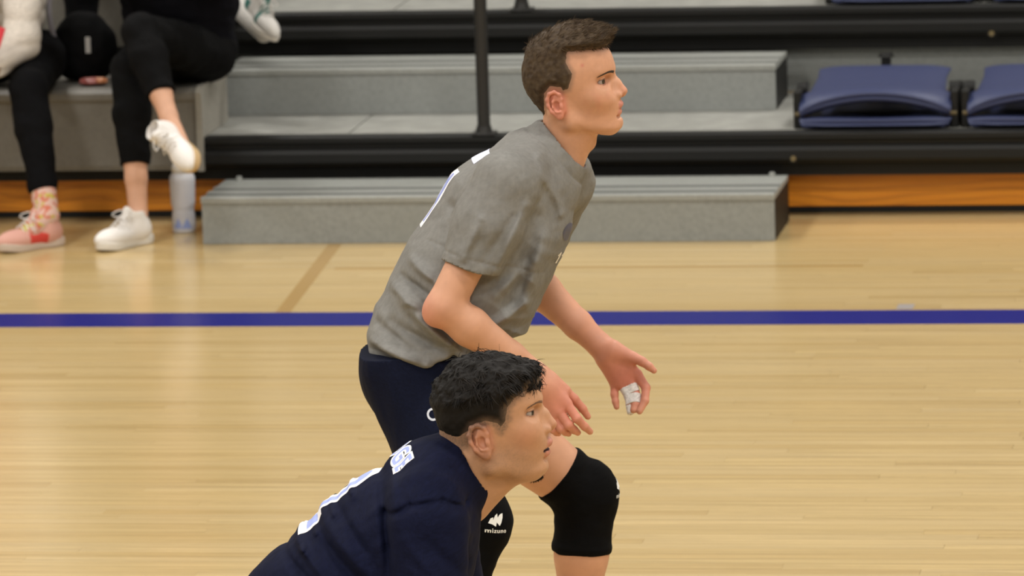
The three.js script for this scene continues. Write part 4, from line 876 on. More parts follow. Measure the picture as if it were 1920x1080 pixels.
  // ----- finger tape -----
  const wrap = (f, a, b, g) => { const m = halfSpace(a, b.map((q, i) => a[i] - q)), n = halfSpace(b, b.map((q, i) => q - a[i])); return (x, y, z) => Math.max(f(x, y, z) - g, m(x, y, z), n(x, y, z)); };
  const both2 = (x, y, z) => smin(fingersL[1](x, y, z), fingersL[2](x, y, z), 0.008);
  const t1 = wrap(both2, [0.3436, 0.7325, -0.262], [0.3498, 0.7175, -0.254], 0.0016), t2 = wrap(both2, [0.3509, 0.7143, -0.252], [0.3512, 0.6971, -0.238], 0.0018), t3 = wrap(fingersL[2], [0.3454, 0.6945, -0.24], [0.3459, 0.6777, -0.23], 0.0014);
  for (const t of [t1, t2, t3]) put('finger_tape', skinField(t, lb[0], lb[1], 0.0022), M2.tape, man, 'white athletic tape around the fingers');

  // ----- shoes -----
  for (const [an, s] of [[anR, 0.12], [anL, 0.02]]) makeShoe(man, shoeAt([an[0] - 0.075, 0, an[2] - s * 0.5], [an[0] + 0.21, 0, an[2] + s]), { upper: M2.white, sole: M2.sole, lace: M2.white });
  return { J };
})();

// ================= PLAYER IN THE NAVY T-SHIRT =================
const B = (() => {
  const man = thing('person', 'dark haired player in navy t-shirt crouching low nearest the camera', 'person', [1.204, 0, 8.26], 9 * rad);
  const H = {
    face: [[0.105, 0.088, 0.0, 0.066, 0.02], [0.09, 0.100, 0.0, 0.069, 0.02], [0.075, 0.1045, 0.0, 0.071, 0.02], [0.061, 0.1070, 0.0, 0.072, 0.02], [0.045, 0.1030, 0, 0.072, 0.02], [0.03, 0.1020, 0, 0.072, 0.02], [0.012, 0.1075, 0, 0.071, 0.02], [-0.008, 0.1155, 0, 0.069, 0.02],
      [-0.020, 0.1180, 0.0, 0.067, 0.02], [-0.034, 0.1155, 0.002, 0.065, 0.022], [-0.048, 0.1105, 0.006, 0.061, 0.028], [-0.060, 0.1070, 0.016, 0.055, 0.04], [-0.072, 0.1050, 0.036, 0.046, 0.055], [-0.0835, 0.096, 0.052, 0.033, 0.068]],
    cranium: { c: [0.0125, 0.055, 0], r: [0.0885, 0.079, 0.0770] }, occiput: { c: [-0.026, 0.020, 0], r: [0.053, 0.058, 0.062] },
    eye: [0.0825, 0.0405, 0.0340], brow: [0.0995, 0.0575], chin: [0.0965, -0.066, 0], chinR: [0.017, 0.016, 0.023],
    jaw: [[0.002, -0.012, 0.064], [0.014, -0.052, 0.058], [0.084, -0.074, 0.018]],
    nose: { root: [0.1010, 0.045], mid: [0.1115, 0.030], tip: [0.1345, 0.0105], base: [0.1165, -0.0065], wide: 1.18, rr: 0.0082, mr: 0.0090 },
    mouth: { up: [0.1255, -0.0215], low: [0.1205, -0.0415], slit: [0.1155, -0.0325], corner: [0.1050, -0.0345], half: 0.025, gap: 0.0030 },
    ear: { c: [0.0, 0.0, 0.0780], s: 1.08, flare: 0.42, tilt: 0.26 }, lidH: 0.0040, lidY: -0.0004,
  };
  const hf = headFrame([0.0389, 0.9861, -0], 0.03, -0.03), HF = headField(H), head = seenFrom(HF.skin, hf);
  const J = {
    shR: [-0.0746, 0.8415, 0.175], shL: [-0.061, 0.7773, -0.18], elR: [-0.072, 0.6059, 0.25], elL: [-0.0351, 0.5001, -0.26], wrR: [0.1313, 0.4476, 0.2], wrL: [0.1736, 0.3674, -0.2],
    hipR: [-0.3764, 0.5398, 0.1], hipL: [-0.3752, 0.497, -0.1],
  };
  const knR = [J.hipR[0] + 0.36, 0.50, 0.24], knL = [J.hipL[0] + 0.38, 0.52, -0.22], anR = [knR[0] - 0.22, 0.085, 0.25], anL = [knL[0] - 0.16, 0.085, -0.24];
  const handOf = (w, s) => {
    const k = [0.035, -0.02, 0]; const palm = [], out = [];
    for (let i = 0; i < 4; i++) {
      const z = (i - 1.5) * 0.020, a = off3(w, [0.02, -0.008, z * 0.5]), b = off3(w, [0.082, -0.042, z]), L = [0.042, 0.046, 0.043, 0.034][i];
      palm.push(cone(a, b, 0.019, 0.0115));
      out.push(finger([...b, 0.0105], [...off3(b, [L, -0.012, z * 0.1]), 0.0092], [...off3(b, [L + 0.022, -0.034, z * 0.1]), 0.008], [...off3(b, [L + 0.028, -0.054, z * 0.1]), 0.007]));
    }
    const t = off3(w, [0.03, -0.004, -s * 0.028]);
    out.push(finger([...t, 0.013], [...off3(t, [0.035, -0.008, -s * 0.022]), 0.010], [...off3(t, [0.062, -0.018, -s * 0.028]), 0.0075]));
    return [blend(palm, 0.014), out];
  };
  const [pR, fR] = handOf(J.wrR, 1), [pL, fL] = handOf(J.wrL, -1);
  const arm = (s, e, w) => chain([[...s, 0.062], [...lerp3(s, e, 0.55), 0.053], [...e, 0.044], [...lerp3(e, w, 0.28), 0.046], [...lerp3(e, w, 0.72), 0.034], [...w, 0.029]], 0.012);
  const armR = arm(J.shR, J.elR, J.wrR), armL = arm(J.shL, J.elL, J.wrL);
  const leg = (h, k, a) => chain([[...h, 0.098], [...lerp3(h, k, 0.5), 0.088], [...k, 0.062], [...lerp3(k, a, 0.3), 0.062], [...lerp3(k, a, 0.75), 0.044], [...a, 0.037], [...off3(a, [0.13, -0.05, 0]), 0.030]], 0.02);
  const legR = leg(J.hipR, knR, anR), legL = leg(J.hipL, knL, anL);
  const torsoPts = (g) => [[...[-0.0449, 0.8953, -0], 0.084 + g], [...[-0.1321, 0.7689, -0], 0.139 + g], [...[-0.2652, 0.6425, -0], 0.146 + g], [...[-0.3701, 0.5381, -0], 0.150 + g]];
  const torsoIn = chain(torsoPts(-0.022), 0.05, 0.74), pelvis = ell([-0.3807, 0.5211, -0], [0.14, 0.13, 0.17]);
  const nape = hf.world([-0.022, 0.0, 0]);
  const neckCone = chain([[...hf.world([-0.018, -0.010, 0]), 0.060], [...[0.0095, 0.9308, -0], 0.061], [...[-0.0337, 0.8748, -0], 0.070]], 0.02), throat = cone(hf.world([0.045, -0.070, 0]), [0.0151, 0.8581, -0], 0.026, 0.034), under = ell(hf.world([0.055, -0.068, 0]), [0.040, 0.020, 0.036], 0.05);
  const sterno = cone(hf.world([-0.012, -0.03, 0.058]), [0.0076, 0.8665, 0.03], 0.012, 0.011);
  const body = (x, y, z) => {
    let d = smin(head(x, y, z), smin(smin(smin(neckCone(x, y, z), throat(x, y, z), 0.03), under(x, y, z), 0.03), sterno(x, y, z), 0.02), 0.018);
    d = smin(d, torsoIn(x, y, z), 0.03); d = smin(d, pelvis(x, y, z), 0.03);
    d = smin(d, armR(x, y, z), 0.02); d = smin(d, armL(x, y, z), 0.02); d = smin(d, legR(x, y, z), 0.012); d = smin(d, legL(x, y, z), 0.012);
    if (y < 0.75 && x > J.wrR[0] - 0.1) { d = smin(smin(d, pR(x, y, z), 0.01), pL(x, y, z), 0.01); for (const f of fR) d = smin(d, f(x, y, z), 0.003); for (const f of fL) d = smin(d, f(x, y, z), 0.003); }
    return d;
  };
  const hairPoly = [[0.112, 0.094], [0.094, 0.090], [0.076, 0.078], [0.064, 0.072], [0.052, 0.058], [0.050, 0.034], [0.036, 0.012], [0.030, 0.014], [0.024, 0.027], [0.008, 0.0315], [-0.014, 0.024], [-0.026, 0.004], [-0.034, -0.012], [-0.052, -0.018], [-0.082, -0.008], [-0.14, 0.0], [-0.14, 0.24], [0.18, 0.24], [0.18, 0.10]];
  const hairline = polygon2(hairPoly);
  const base = [0.525, 0.278, 0.155], red = [0.53, 0.175, 0.115], lip = [0.47, 0.165, 0.125], beard = [0.27, 0.165, 0.105], fade = [0.10, 0.075, 0.058];
  const color = (x, y, z) => {
    const [a, b, c] = hf.local(x, y, z), n = fbm(x * 38, y * 38, z * 38, 3) * 0.07 + fbm(x * 150, y * 150, z * 150, 2) * 0.04;
    let col = base;
    if (Math.hypot(a - 0.03, b - 0.02, c) < 0.2) {
      col = mixc(col, red, clamp(0.42 * near(Math.max(HF.ear(a, b, c), 0), 0.006) + 0.28 * near(Math.hypot(a - 0.075, b - 0.0, Math.abs(c) - 0.055), 0.028) + 0.30 * near(Math.hypot(a - 0.128, b - 0.008, c), 0.016), 0, 0.7));
      const speck = sstep(-0.05, 0.35, fbm(a * 330, b * 330, c * 330, 2));
      const jawZone = sstep(0.055, 0.02, Math.hypot((a - 0.035) * 0.65, b + 0.050)) , lipZone = near(Math.hypot(a - 0.108, b + 0.016, (Math.abs(c) - 0.016) * 0.6), 0.009), chinZone = near(Math.hypot(a - 0.092, b + 0.080, c), 0.019);
      col = mixc(col, beard, clamp(jawZone * (0.22 + 0.22 * speck) + lipZone * (0.10 + 0.4 * speck) + chinZone * 0.8, 0, 0.8));
      col = mixc(col, lip, 0.7 * near(Math.max(Math.min(HF.up(a, b, c), HF.low(a, b, c)), 0), 0.0018) * sstep(0.096, 0.106, a));
      const hl = hairline(a, b) + 0.004 * fbm(a * 90, b * 90, c * 90, 2);
      col = mixc(col, fade, sstep(0.010, -0.004, hl) * (0.5 + 0.25 * sstep(-0.1, 0.3, fbm(a * 420, b * 300, c * 420, 2))));
      if (HF.slit(a, b, c) < 0.0015 && a > 0.095) col = [0.05, 0.012, 0.01];
      if (HF.opening(a, b, c) < 0.0018 && a > 0.075) col = mixc(col, b > H.eye[1] + 0.001 ? [0.06, 0.03, 0.022] : [0.30, 0.14, 0.09], 0.75);
    }
    return col.map((q) => q * (1 + n));
  };
  const hb = [hf.world([0.035, 0.015, 0]).map((q, i) => q - [0.145, 0.145, 0.12][i]), hf.world([0.035, 0.015, 0]).map((q, i) => q + [0.145, 0.150, 0.12][i])];
  const hands = [[J.wrR[0] - 0.03, J.wrR[1] - 0.14, -0.28], [J.wrR[0] + 0.24, J.wrR[1] + 0.06, 0.28]];
  put('body', together([skinField(body, hb[0], hb[1], 0.0020, { color, safety: 2 }), skinField(body, hands[0], hands[1], 0.0035, { color }), skinField(body, [-0.62, -0.02, -0.42], [0.45, 1.05, 0.42], 0.009, { color, skip: [hb, hands] })]), skinMat, man);
  putEyes(man, hf, H.eye, 0.2, [0.022, 0.012, 0.008]);
  // ----- hair: thick and wavy above, cut close at the sides -----
  const thick = (x, y, z) => { const top = sstep(0.058, 0.088, y + 0.15 * Math.max(-x, 0)), back = sstep(0.02, -0.05, x) * sstep(0.012, 0.05, y); return 0.0022 + 0.006 * sstep(0.01, 0.06, y) + top * 0.0095 + back * 0.0015; };
  const fringe = blend([ell([0.080, 0.098, 0], [0.024, 0.019, 0.052], -0.35), ell([0.096, 0.088, 0.0], [0.010, 0.013, 0.022], -0.7)], 0.012);
  const hairF = (x, y, z) => {
    const top = sstep(0.05, 0.09, y), n = (0.0012 + 0.0045 * top) * fbm(x * 55, y * 55, z * 55, 3);
    const hl = hairline(x, y), in1 = sstep(0.002, -0.030, hl);
    return smin(smax(HF.skull(x, y, z) - thick(x, y, z) * in1 + 0.001 * (1 - in1) + n * in1, hl + 0.003 + 0.004 * noise(x * 80, y * 80, z * 80), 0.003), fringe(x, y, z) + n, 0.012);
  };
  const hairGeo = skinField(hairF, [-0.13, -0.05, -0.11], [0.14, 0.18, 0.11], 0.0028, { color: (x, y, z) => { const t = 0.5 + 0.5 * noise(x * 150, y * 150, z * 150); const edge = sstep(-0.022, -0.002, hairline(x, y)); return mixc([0.0085, 0.007, 0.006], [0.19, 0.125, 0.085], edge * (0.35 + 0.6 * t)); } });
  const list = [];
  for (const { P, N } of spotsOn(hairGeo, 11000)) {
    const top = sstep(0.050, 0.090, P[1]) * (1 - 0.65 * sstep(-0.035, -0.07, P[0])), side = 1 - top, front = sstep(0.0, 0.08, P[0]), wv = noise(P[0] * 45, P[1] * 45, P[2] * 45), wu = noise(P[2] * 45 + 9, P[0] * 45, P[1] * 45);
    const flow = [mixn(-0.2, 0.85, front) * top - 0.25 * side + 0.9 * wv * top, (-0.25 - 0.35 * front) * top - 0.85 * side + 0.5 * wu * top, (0.35 * N[2] + 0.9 * wu) * top], w = 0.10;
    list.push({ p: [P[0] - N[0] * 0.002, P[1] - N[1] * 0.002, P[2] - N[2] * 0.002], d: comb(flow, N, 0.0, 0.12), n: [-1.1 * top * N[0], -1.1 * top * N[1], -1.1 * top * N[2]], curl: 0.55 * top, ph: 3 + 4 * wv, len: mixn(0.0045, rr(0.014, 0.030), top), r: mixn(0.00045, 0.00075, top), c: mixc([0.006, 0.005, 0.0045], [0.030, 0.024, 0.020], clamp(rnd() * 0.7 + 0.5 * wv, 0, 1)) });
  }
  // loose curls standing off the crown and over the forehead
  for (let i = 0; i < 12; i++) { const a = rr(-0.05, 0.06); list.push({ p: [a, 0.142 - 0.6 * a * a * 10, rr(-0.04, 0.04)], d: [rr(-1, 1), rr(0.2, 0.8), rr(-0.6, 0.6)], n: [rr(-0.6, 0.6), -2.2, 0], curl: 2.4, ph: rr(0, 6), len: rr(0.018, 0.034), r: 0.0004, c: [0.008, 0.006, 0.005] }); }
  for (let i = 0; i < 240; i++) { const z = rr(-0.05, 0.05), t = Math.abs(z) / 0.05; list.push({ p: [0.098 - 0.02 * t * t, 0.091 + rr(-0.006, 0.008) - 0.004 * t, z], d: [0.35 + rr(-0.4, 0.4), -0.9, rr(-0.4, 0.4)], n: [-0.5, -0.3, 0], curl: 2.6, ph: rr(0, 6), len: rr(0.010, 0.020), r: 0.0007, c: mixc([0.005, 0.004, 0.004], [0.02, 0.016, 0.013], rnd()) }); }
  const hair = put('hair', together([hairGeo, strandGeo(list, 5)]), hairMat, man); hair.applyMatrix4(hf.m);
  const browSide = { 1: [], '-1': [] }, surf = (y, z) => { let x = 0.13; for (let k = 0; k < 60 && HF.skin(x, y, z) > 0.0003; k++) x -= Math.max(HF.skin(x, y, z) * 0.7, 0.0002); return x; };
  for (const s of [1, -1]) for (let i = 0; i < 170; i++) { const t = rnd(), z = 0.013 + 0.042 * t, y = 0.0555 + 0.0045 * Math.sin(t * 2.6) - 0.005 * t * t + rr(-0.0022, 0.0022); browSide[s].push({ p: [surf(y, z) - 0.0004, y, s * z], d: [-0.2 - 0.5 * t, 0.2 - 0.4 * t, s * 0.9], n: [-0.3, -0.2, 0], len: rr(0.004, 0.007), r: 0.0004, c: [0.20, 0.115, 0.075] }); }
  for (const s of [1, -1]) put('eyebrow', strandGeo(browSide[s], 3), hairMat, man).applyMatrix4(hf.m);
  const goatee = [];
  for (let i = 0; i < 420; i++) { const a = rr(0.080, 0.103), c = rr(-0.014, 0.014); let y = -0.10; for (let k = 0; k < 60 && HF.skin(a, y, c) > 0.0003; k++) y += Math.max(HF.skin(a, y, c) * 0.6, 0.0002); goatee.push({ p: [a, y + 0.0006, c], d: [0.25 + rr(-0.3, 0.3), -1, rr(-0.3, 0.3)], n: [-0.4, 0, 0], curl: 1.2, ph: rr(0, 6), len: rr(0.003, 0.009), r: 0.0005, c: [0.020, 0.014, 0.010] }); }
  const beardMesh = put('chin_beard', strandGeo(goatee, 3), hairMat, man); beardMesh.applyMatrix4(hf.m);

  // ----- navy t-shirt -----
  const shirtTorso = chain(torsoPts(0), 0.06, 0.72), yoke = cone(off3(J.shR, [0.0, 0.012, -0.03]), off3(J.shL, [-0.02, 0.012, 0.03]), 0.074, 0.068), trap = cone([-0.0538, 0.9427, 0.05], [-0.0691, 0.8996, 0.14], 0.040, 0.055), trapL = cone([-0.0424, 0.9224, -0.05], [-0.0236, 0.8407, -0.14], 0.036, 0.055);
  const sleeve = (s, e) => { const cut = halfSpace(lerp3(s, e, 0.72), [e[0] - s[0], e[1] - s[1], e[2] - s[2]]), o = cone(s, lerp3(s, e, 0.9), 0.079, 0.074), b = cone(lerp3(s, e, 0.66), lerp3(s, e, 1), 0.062, 0.066); return (x, y, z) => Math.max(o(x, y, z), cut(x, y, z), -b(x, y, z)); };
  const slR = sleeve(J.shR, J.elR), slL = sleeve(J.shL, J.elL), hem = halfSpace([-0.3754, 0.5311, -0], [-0.5, -0.86, 0]);
  const collarC = [-0.0136, 0.9154, -0], cn = [0.86, 0.51, 0], cu = [0.51, -0.86, 0];
  const neckHole = (x, y, z) => { const a = x - collarC[0], b = y - collarC[1], c = z - collarC[2], t = a * cn[0] + b * cn[1], s = a * cu[0] + b * cu[1]; return Math.max(Math.hypot(s / 0.064, c / 0.074) - 1, -(t + 0.04) / 0.066) * 0.066; };
  const collar = (x, y, z) => { const a = x - collarC[0], b = y - collarC[1], c = z - collarC[2], t = a * cn[0] + b * cn[1] + 0.012 * Math.abs(c) / 0.07, s = a * cu[0] + b * cu[1], r = Math.hypot(s, c * 0.88) - 0.0670; return Math.hypot(r, Math.max(Math.abs(t) - 0.007, 0)) - 0.0060; };
  const F1 = foldSet([
    [[-0.3075, 0.809, 0.1], [-0.2317, 0.7364, 0.1], 0.010, 0.007], [[-0.2773, 0.833, 0.1], [-0.1826, 0.7399, 0.1], 0.010, -0.006], [[-0.2666, 0.8577, 0.1], [-0.153, 0.744, 0.1], 0.011, 0.006], [[-0.2415, 0.8768, 0.1], [-0.1709, 0.7946, 0.1], 0.010, -0.005], [[-0.3378, 0.7849, 0.1], [-0.2709, 0.7377, 0.1], 0.009, -0.006],
    [[-0.1547, 0.924, 0.1], [-0.1425, 0.8238, 0.1], 0.010, -0.007], [[-0.1316, 0.9432, 0.1], [-0.1216, 0.8631, 0.1], 0.010, 0.004], [[-0.1447, 0.8738, 0.1], [-0.0989, 0.8973, 0.1], 0.006, -0.006], [[-0.0989, 0.8973, 0.1], [-0.0401, 0.9024, 0.1], 0.006, -0.005], [[-0.0401, 0.9024, 0.1], [0.0003, 0.8812, 0.1], 0.006, -0.005], [[-0.1447, 0.8738, 0.1], [-0.1384, 0.7435, 0.1], 0.010, -0.008],
    [[-0.1096, 0.8397, 0.18], [-0.0442, 0.7581, 0.18], 0.012, 0.005], [[-0.0708, 0.8384, 0.18], [-0.005, 0.7668, 0.18], 0.012, -0.005], [[-0.1015, 0.7897, 0.18], [-0.0254, 0.7376, 0.18], 0.010, 0.005],
    [[-0.2135, 0.9006, -0], [-0.2049, 0.8912, -0], 0.006, 0.004], [[-0.2473, 0.8664, -0], [-0.2378, 0.856, -0], 0.006, 0.005], [[-0.2801, 0.8321, 0], [-0.2706, 0.8217, -0], 0.007, 0.005], [[-0.3057, 0.8077, -0], [-0.2962, 0.7973, -0], 0.008, 0.008],
  ]);
  const neckBase = cone(off3(collarC, [-0.05 * cn[0], -0.05 * cn[1], 0]), off3(collarC, [-0.004, -0.004, 0]), 0.090, 0.0725);
  const shirt = (x, y, z) => {
    let d = smin(smin(shirtTorso(x, y, z), yoke(x, y, z), 0.06), smin(neckBase(x, y, z), smin(trap(x, y, z), trapL(x, y, z), 0.02), 0.03), 0.03);
    d = smin(smin(d, slR(x, y, z), 0.02), slL(x, y, z), 0.02);
    d = smax(d, hem(x, y, z), 0.008);
    d -= 1.3 * F1(x, y, z) + 0.003 * fbm(x * 9 + y * 5, y * 14 - x * 6, z * 10, 3);
    d = smax(d, -neckHole(x, y, z), 0.004);
    return smin(d, collar(x, y, z), 0.003);
  };
  const shirtGeo = skinField(shirt, [-0.58, 0.42, -0.40], [0.16, 1.10, 0.40], 0.0042, { safety: 2 });
  const tee = put('tshirt', shirtGeo, M2.navyShirt, man, 'navy short sleeved t-shirt with a large number on the back');
  const p0 = [-0.0449, 0.8953, -0], p1 = [-0.2652, 0.6425, -0], sv = new THREE.Vector3(p0[0] - p1[0], p0[1] - p1[1], 0).normalize(), bn = [-sv.y, sv.x, 0];
  const block = (x, t, px, py, size, sx) => { x.save(); x.translate(px, py); x.scale(sx, 1); x.font = 'bold ' + size + 'px sans-serif'; x.textAlign = 'right'; x.textBaseline = 'middle'; x.lineJoin = 'miter'; x.lineWidth = size * 0.15; x.strokeStyle = '#f0eeee'; x.strokeText(t, 0, 0); x.fillStyle = '#9aa8e0'; x.fillText(t, 0, 0); x.restore(); };
  put('number_print', printOn(shirtGeo, { o: off3([-0.2295, 0.8678, -0], [0, 0, -0.075]), u: [0, 0, 1], v: [sv.x, sv.y, 0], n: bn, w: 0.26, h: 0.21 }), printMaterial(512, 512, (x, w, h) => block(x, '12', w * 0.93, h * 0.52, 520, 0.72)), tee, 'pale blue number outlined in white');
  put('name_print', printOn(shirtGeo, { o: off3([-0.1157, 0.9608, -0], [0, 0, -0.022]), u: [0, 0, 1], v: [sv.x * 0.94 + 0.2, sv.y * 0.94 - 0.2, 0], n: bn, w: 0.26, h: 0.058 }), printMaterial(1024, 228, (x, w, h) => block(x, 'RIDGE', w * 0.96, h * 0.54, 215, 1.15)), tee, 'pale blue name letters outlined in white');

  // ----- shorts, knee pads, shoes -----
  const shortsLeg = (h, k) => { const cut = halfSpace(lerp3(h, k, 0.78), k.map((q, i) => q - h[i])), o = cone(h, lerp3(h, k, 0.95), 0.122, 0.108), b = cone(lerp3(h, k, 0.68), k, 0.1, 0.1); return (x, y, z) => Math.max(o(x, y, z), cut(x, y, z), -b(x, y, z)); };
  const s1 = shortsLeg(J.hipR, knR), s2 = shortsLeg(J.hipL, knL), hips = ell([-0.3828, 0.5181, -0], [0.150, 0.145, 0.185]);
  put('shorts', skinField((x, y, z) => smin(smin(hips(x, y, z), s1(x, y, z), 0.03), s2(x, y, z), 0.03), [-0.62, 0.3, -0.42], [0.1, 0.78, 0.44], 0.009, { safety: 2 }), M2.navyShorts, man);
  for (const [h, k, a] of [[J.hipR, knR, anR], [J.hipL, knL, anL]]) {
    const f = chain([[...lerp3(k, h, 0.3), 0.076], [...k, 0.072], [...lerp3(k, a, 0.4), 0.066]], 0.02), c1 = halfSpace(lerp3(k, h, 0.18), h.map((q, i) => q - k[i])), c2 = halfSpace(lerp3(k, a, 0.3), a.map((q, i) => q - k[i])), cup = ell(off3(k, [0.035, 0.01, 0]), [0.042, 0.066, 0.05]);
    put('knee_pad', skinField((x, y, z) => smax(smax(smin(f(x, y, z), cup(x, y, z), 0.02), c1(x, y, z), 0.006), c2(x, y, z), 0.006), k.map((q) => q - 0.2), k.map((q) => q + 0.2), 0.007), M2.kneePad, man);
  }
  for (const [a, s] of [[anR, 0.05], [anL, -0.03]]) makeShoe(man, shoeAt([a[0] - 0.075, 0, a[2] - s * 0.5], [a[0] + 0.21, 0, a[2] + s]), { upper: M2.darkShoe, sole: M2.sole, lace: M2.white });
})();

// ================= SPECTATORS ON THE BENCHES =================
const M3 = {
  cream: cloth({ color: 0xd6cdc2, map: knit, roughness: 0.85 }), blackCloth: cloth({ color: 0x0a0a0b, map: knit, roughness: 0.85 }), blackKnit: cloth({ color: 0x0c0c0e, map: knit, roughness: 0.9 }), darkHood: cloth({ color: 0x0d0d13, map: knit, roughness: 0.9 }),
  whiteShoe: std({ color: 0xdcd8d4, roughness: 0.6 }), gumSole: std({ color: 0xb79a6e, roughness: 0.6 }), whiteSole: std({ color: 0xd2cdc4, roughness: 0.6 }), pinkShoe: std({ vertexColors: true, roughness: 0.7 }), pinkSole: std({ color: 0xbfae9f, roughness: 0.6 }),
  sock: cloth({ color: 0xdbd8d3, map: knit, roughness: 0.9 }), sockPrint: cloth({ vertexColors: true, roughness: 0.9 }), green: std({ vertexColors: true, roughness: 0.6 }),
};
const FACE = {
  face: [[0.112, 0.096, 0.0, 0.060, 0.03], [0.08, 0.113, 0.0, 0.065, 0.03], [0.065, 0.115, 0.0, 0.066, 0.03], [0.035, 0.110, 0, 0.066, 0.03], [0, 0.120, 0, 0.061, 0.03], [-0.012, 0.124, 0.002, 0.058, 0.032], [-0.036, 0.121, 0.016, 0.051, 0.045], [-0.060, 0.120, 0.06, 0.036, 0.08], [-0.0675, 0.115, 0.082, 0.025, 0.095]],
  cranium: { c: [0.026, 0.066, 0], r: [0.088, 0.078, 0.0725] }, occiput: { c: [-0.004, 0.036, 0], r: [0.050, 0.056, 0.057] }, eye: [0.0885, 0.0405, 0.031], brow: [0.109, 0.060], chin: [0.114, -0.051, 0],
  jaw: [[0.012, -0.006, 0.053], [0.030, -0.040, 0.047], [0.102, -0.058, 0.015]], nose: { root: [0.111, 0.050], mid: [0.121, 0.034], tip: [0.140, 0.0185], base: [0.120, 0.0015] },
  mouth: { up: [0.1325, -0.0125], low: [0.1285, -0.0280], slit: [0.125, -0.0206], corner: [0.1115, -0.0225], half: 0.022, gap: 0.001 }, ear: { c: [0.0, 0.0, 0.072], s: 0.95, flare: 0.36, tilt: -0.12 },
};
const faceField = headField(FACE);
// seated figure: joints in the frame of the benches; the body is one skin, clothes are its children
function spectator(label, pos, o) {
  const man = thing('person', label, 'person', pos), J = o.joints;
  const hf = headFrame(o.head, o.nod || 0, o.turn ?? -Math.PI / 2), head = seenFrom(faceField.skin, hf);
  const neck = cone(hf.world([0.01, -0.02, 0]), o.neck, 0.047, 0.056);
  const limb = (a, b, c, r) => chain([[...a, r[0]], [...lerp3(a, b, 0.5), (r[0] + r[1]) / 2], [...b, r[1]], [...lerp3(b, c, 0.3), r[1] * 1.02], [...lerp3(b, c, 0.75), r[2] * 1.15], [...c, r[2]]], 0.015);
  const arms = o.arms.map(([s, e, w]) => limb(s, e, w, [0.048, 0.037, 0.025])), legs = o.legs.map(([h, k, a]) => limb(h, k, a, [0.082, 0.054, 0.031]));
  const torso = chain(o.spine.map(([p, r]) => [...p, r - 0.02]), 0.05, 1), wide = (f, cx, k) => (x, y, z) => f(cx + (x - cx) * k, y, z);
  const trunk = wide(torso, o.cx, 0.74);
  const hands = o.hands.map((j) => blend([cone(j[0], j[1], 0.026, 0.020), ...[-1.5, -0.5, 0.5, 1.5].map((q) => { const b = off3(j[1], j[3].map((v) => v * q * 0.019)); return finger([...b, 0.0105], [...lerp3(b, off3(j[2], j[3].map((v) => v * q * 0.016)), 0.55), 0.009], [...off3(j[2], j[3].map((v) => v * q * 0.016)), 0.007]); }), finger([...lerp3(j[0], j[1], 0.4), 0.014], [...off3(lerp3(j[0], j[1], 0.9), j[3].map((v) => v * 0.042)), 0.010], [...off3(lerp3(j[1], j[2], 0.3), j[3].map((v) => v * 0.046)), 0.0075])], 0.006));
  const feet = o.feet.map(([a, t]) => cone(a, t, 0.028, 0.018));
  const all = [trunk, ...arms, ...legs, ...hands, ...feet];
  const body = (x, y, z) => { let d = smin(head(x, y, z), neck(x, y, z), 0.018); for (const f of all) d = smin(d, f(x, y, z), 0.012); return d; };
  const tone = o.skin, color = (x, y, z) => { const n = 1 + 0.06 * fbm(x * 40, y * 40, z * 40, 3); return tone.map((q) => q * n); };
  const hb = [hf.world([0.03, 0.03, 0]).map((q) => q - 0.15), hf.world([0.03, 0.03, 0]).map((q) => q + 0.15)];
  put('body', together([skinField(body, hb[0], hb[1], 0.0045, { color, safety: 2 }), skinField(body, o.lo, o.hi, 0.0075, { color, skip: [hb] })]), skinMat, man);
  putEyes(man, hf, FACE.eye, 0, [0.04, 0.025, 0.015]);
  const hairF = (x, y, z) => { const hl = Math.max(-(y - 0.02) - 2.2 * Math.max(-x, 0), 0) , front = polygon2([[0.10, 0.105], [0.04, 0.09], [0.03, 0.03], [0.0, 0.03], [-0.02, -0.06], [-0.2, -0.06], [-0.2, 0.3], [0.3, 0.3], [0.3, 0.12]])(x, y); let d = smax(faceField.skull(x, y, z) - 0.013 - 0.003 * fbm(x * 50, y * 20, z * 50, 2), front, 0.008); if (o.bun) d = smin(d, ell([-0.075, 0.115, 0], [0.042, 0.040, 0.044])(x, y, z) - 0.003 * fbm(x * 60, y * 60, z * 60, 2), 0.01); else d = smin(d, chain([[-0.06, 0.06, 0.0, 0.045], [-0.055, -0.06, 0, 0.05], [-0.05, -0.20, 0.0, 0.03]], 0.03, 0.6)(x, y, z) - 0.003 * fbm(x * 60, y * 20, z * 60, 2), 0.02); return d; };
  const hair = put('hair', skinField(hairF, [-0.16, -0.26, -0.12], [0.16, 0.2, 0.12], 0.006, { color: (x, y, z) => { const t = 0.5 + 0.5 * noise(x * 160, y * 30, z * 160); return mixc(o.hair, o.hair.map((q) => q * 1.9), t); } }), hairMat, man); hair.applyMatrix4(hf.m);
  // top: hem, sleeves, hood or collar
  const coat = wide(chain(o.spine.map(([p, r]) => [...p, r + 0.012]), 0.05, 1), o.cx, 0.74), hole = cone(o.neck, hf.world([0.01, -0.02, 0]), 0.060, 0.070);
  const sl = o.arms.map(([s, e, w]) => { const f = chain([[...s, 0.078], [...e, 0.062], [...lerp3(e, w, 0.95), 0.048]], 0.03), c = halfSpace(lerp3(e, w, 0.92), w.map((q, i) => q - e[i])), b = cone(lerp3(e, w, 0.86), w, 0.036, 0.04); return (x, y, z) => Math.max(f(x, y, z), c(x, y, z), -b(x, y, z)); });
  const quilt = o.quilt ? (x, y, z) => 0.006 * Math.abs(Math.sin(y * 42 + 3 * x)) - 0.006 : (x, y, z) => 0.007 * fbm(x * 10 + 4 * y, y * 16, z * 12, 2);
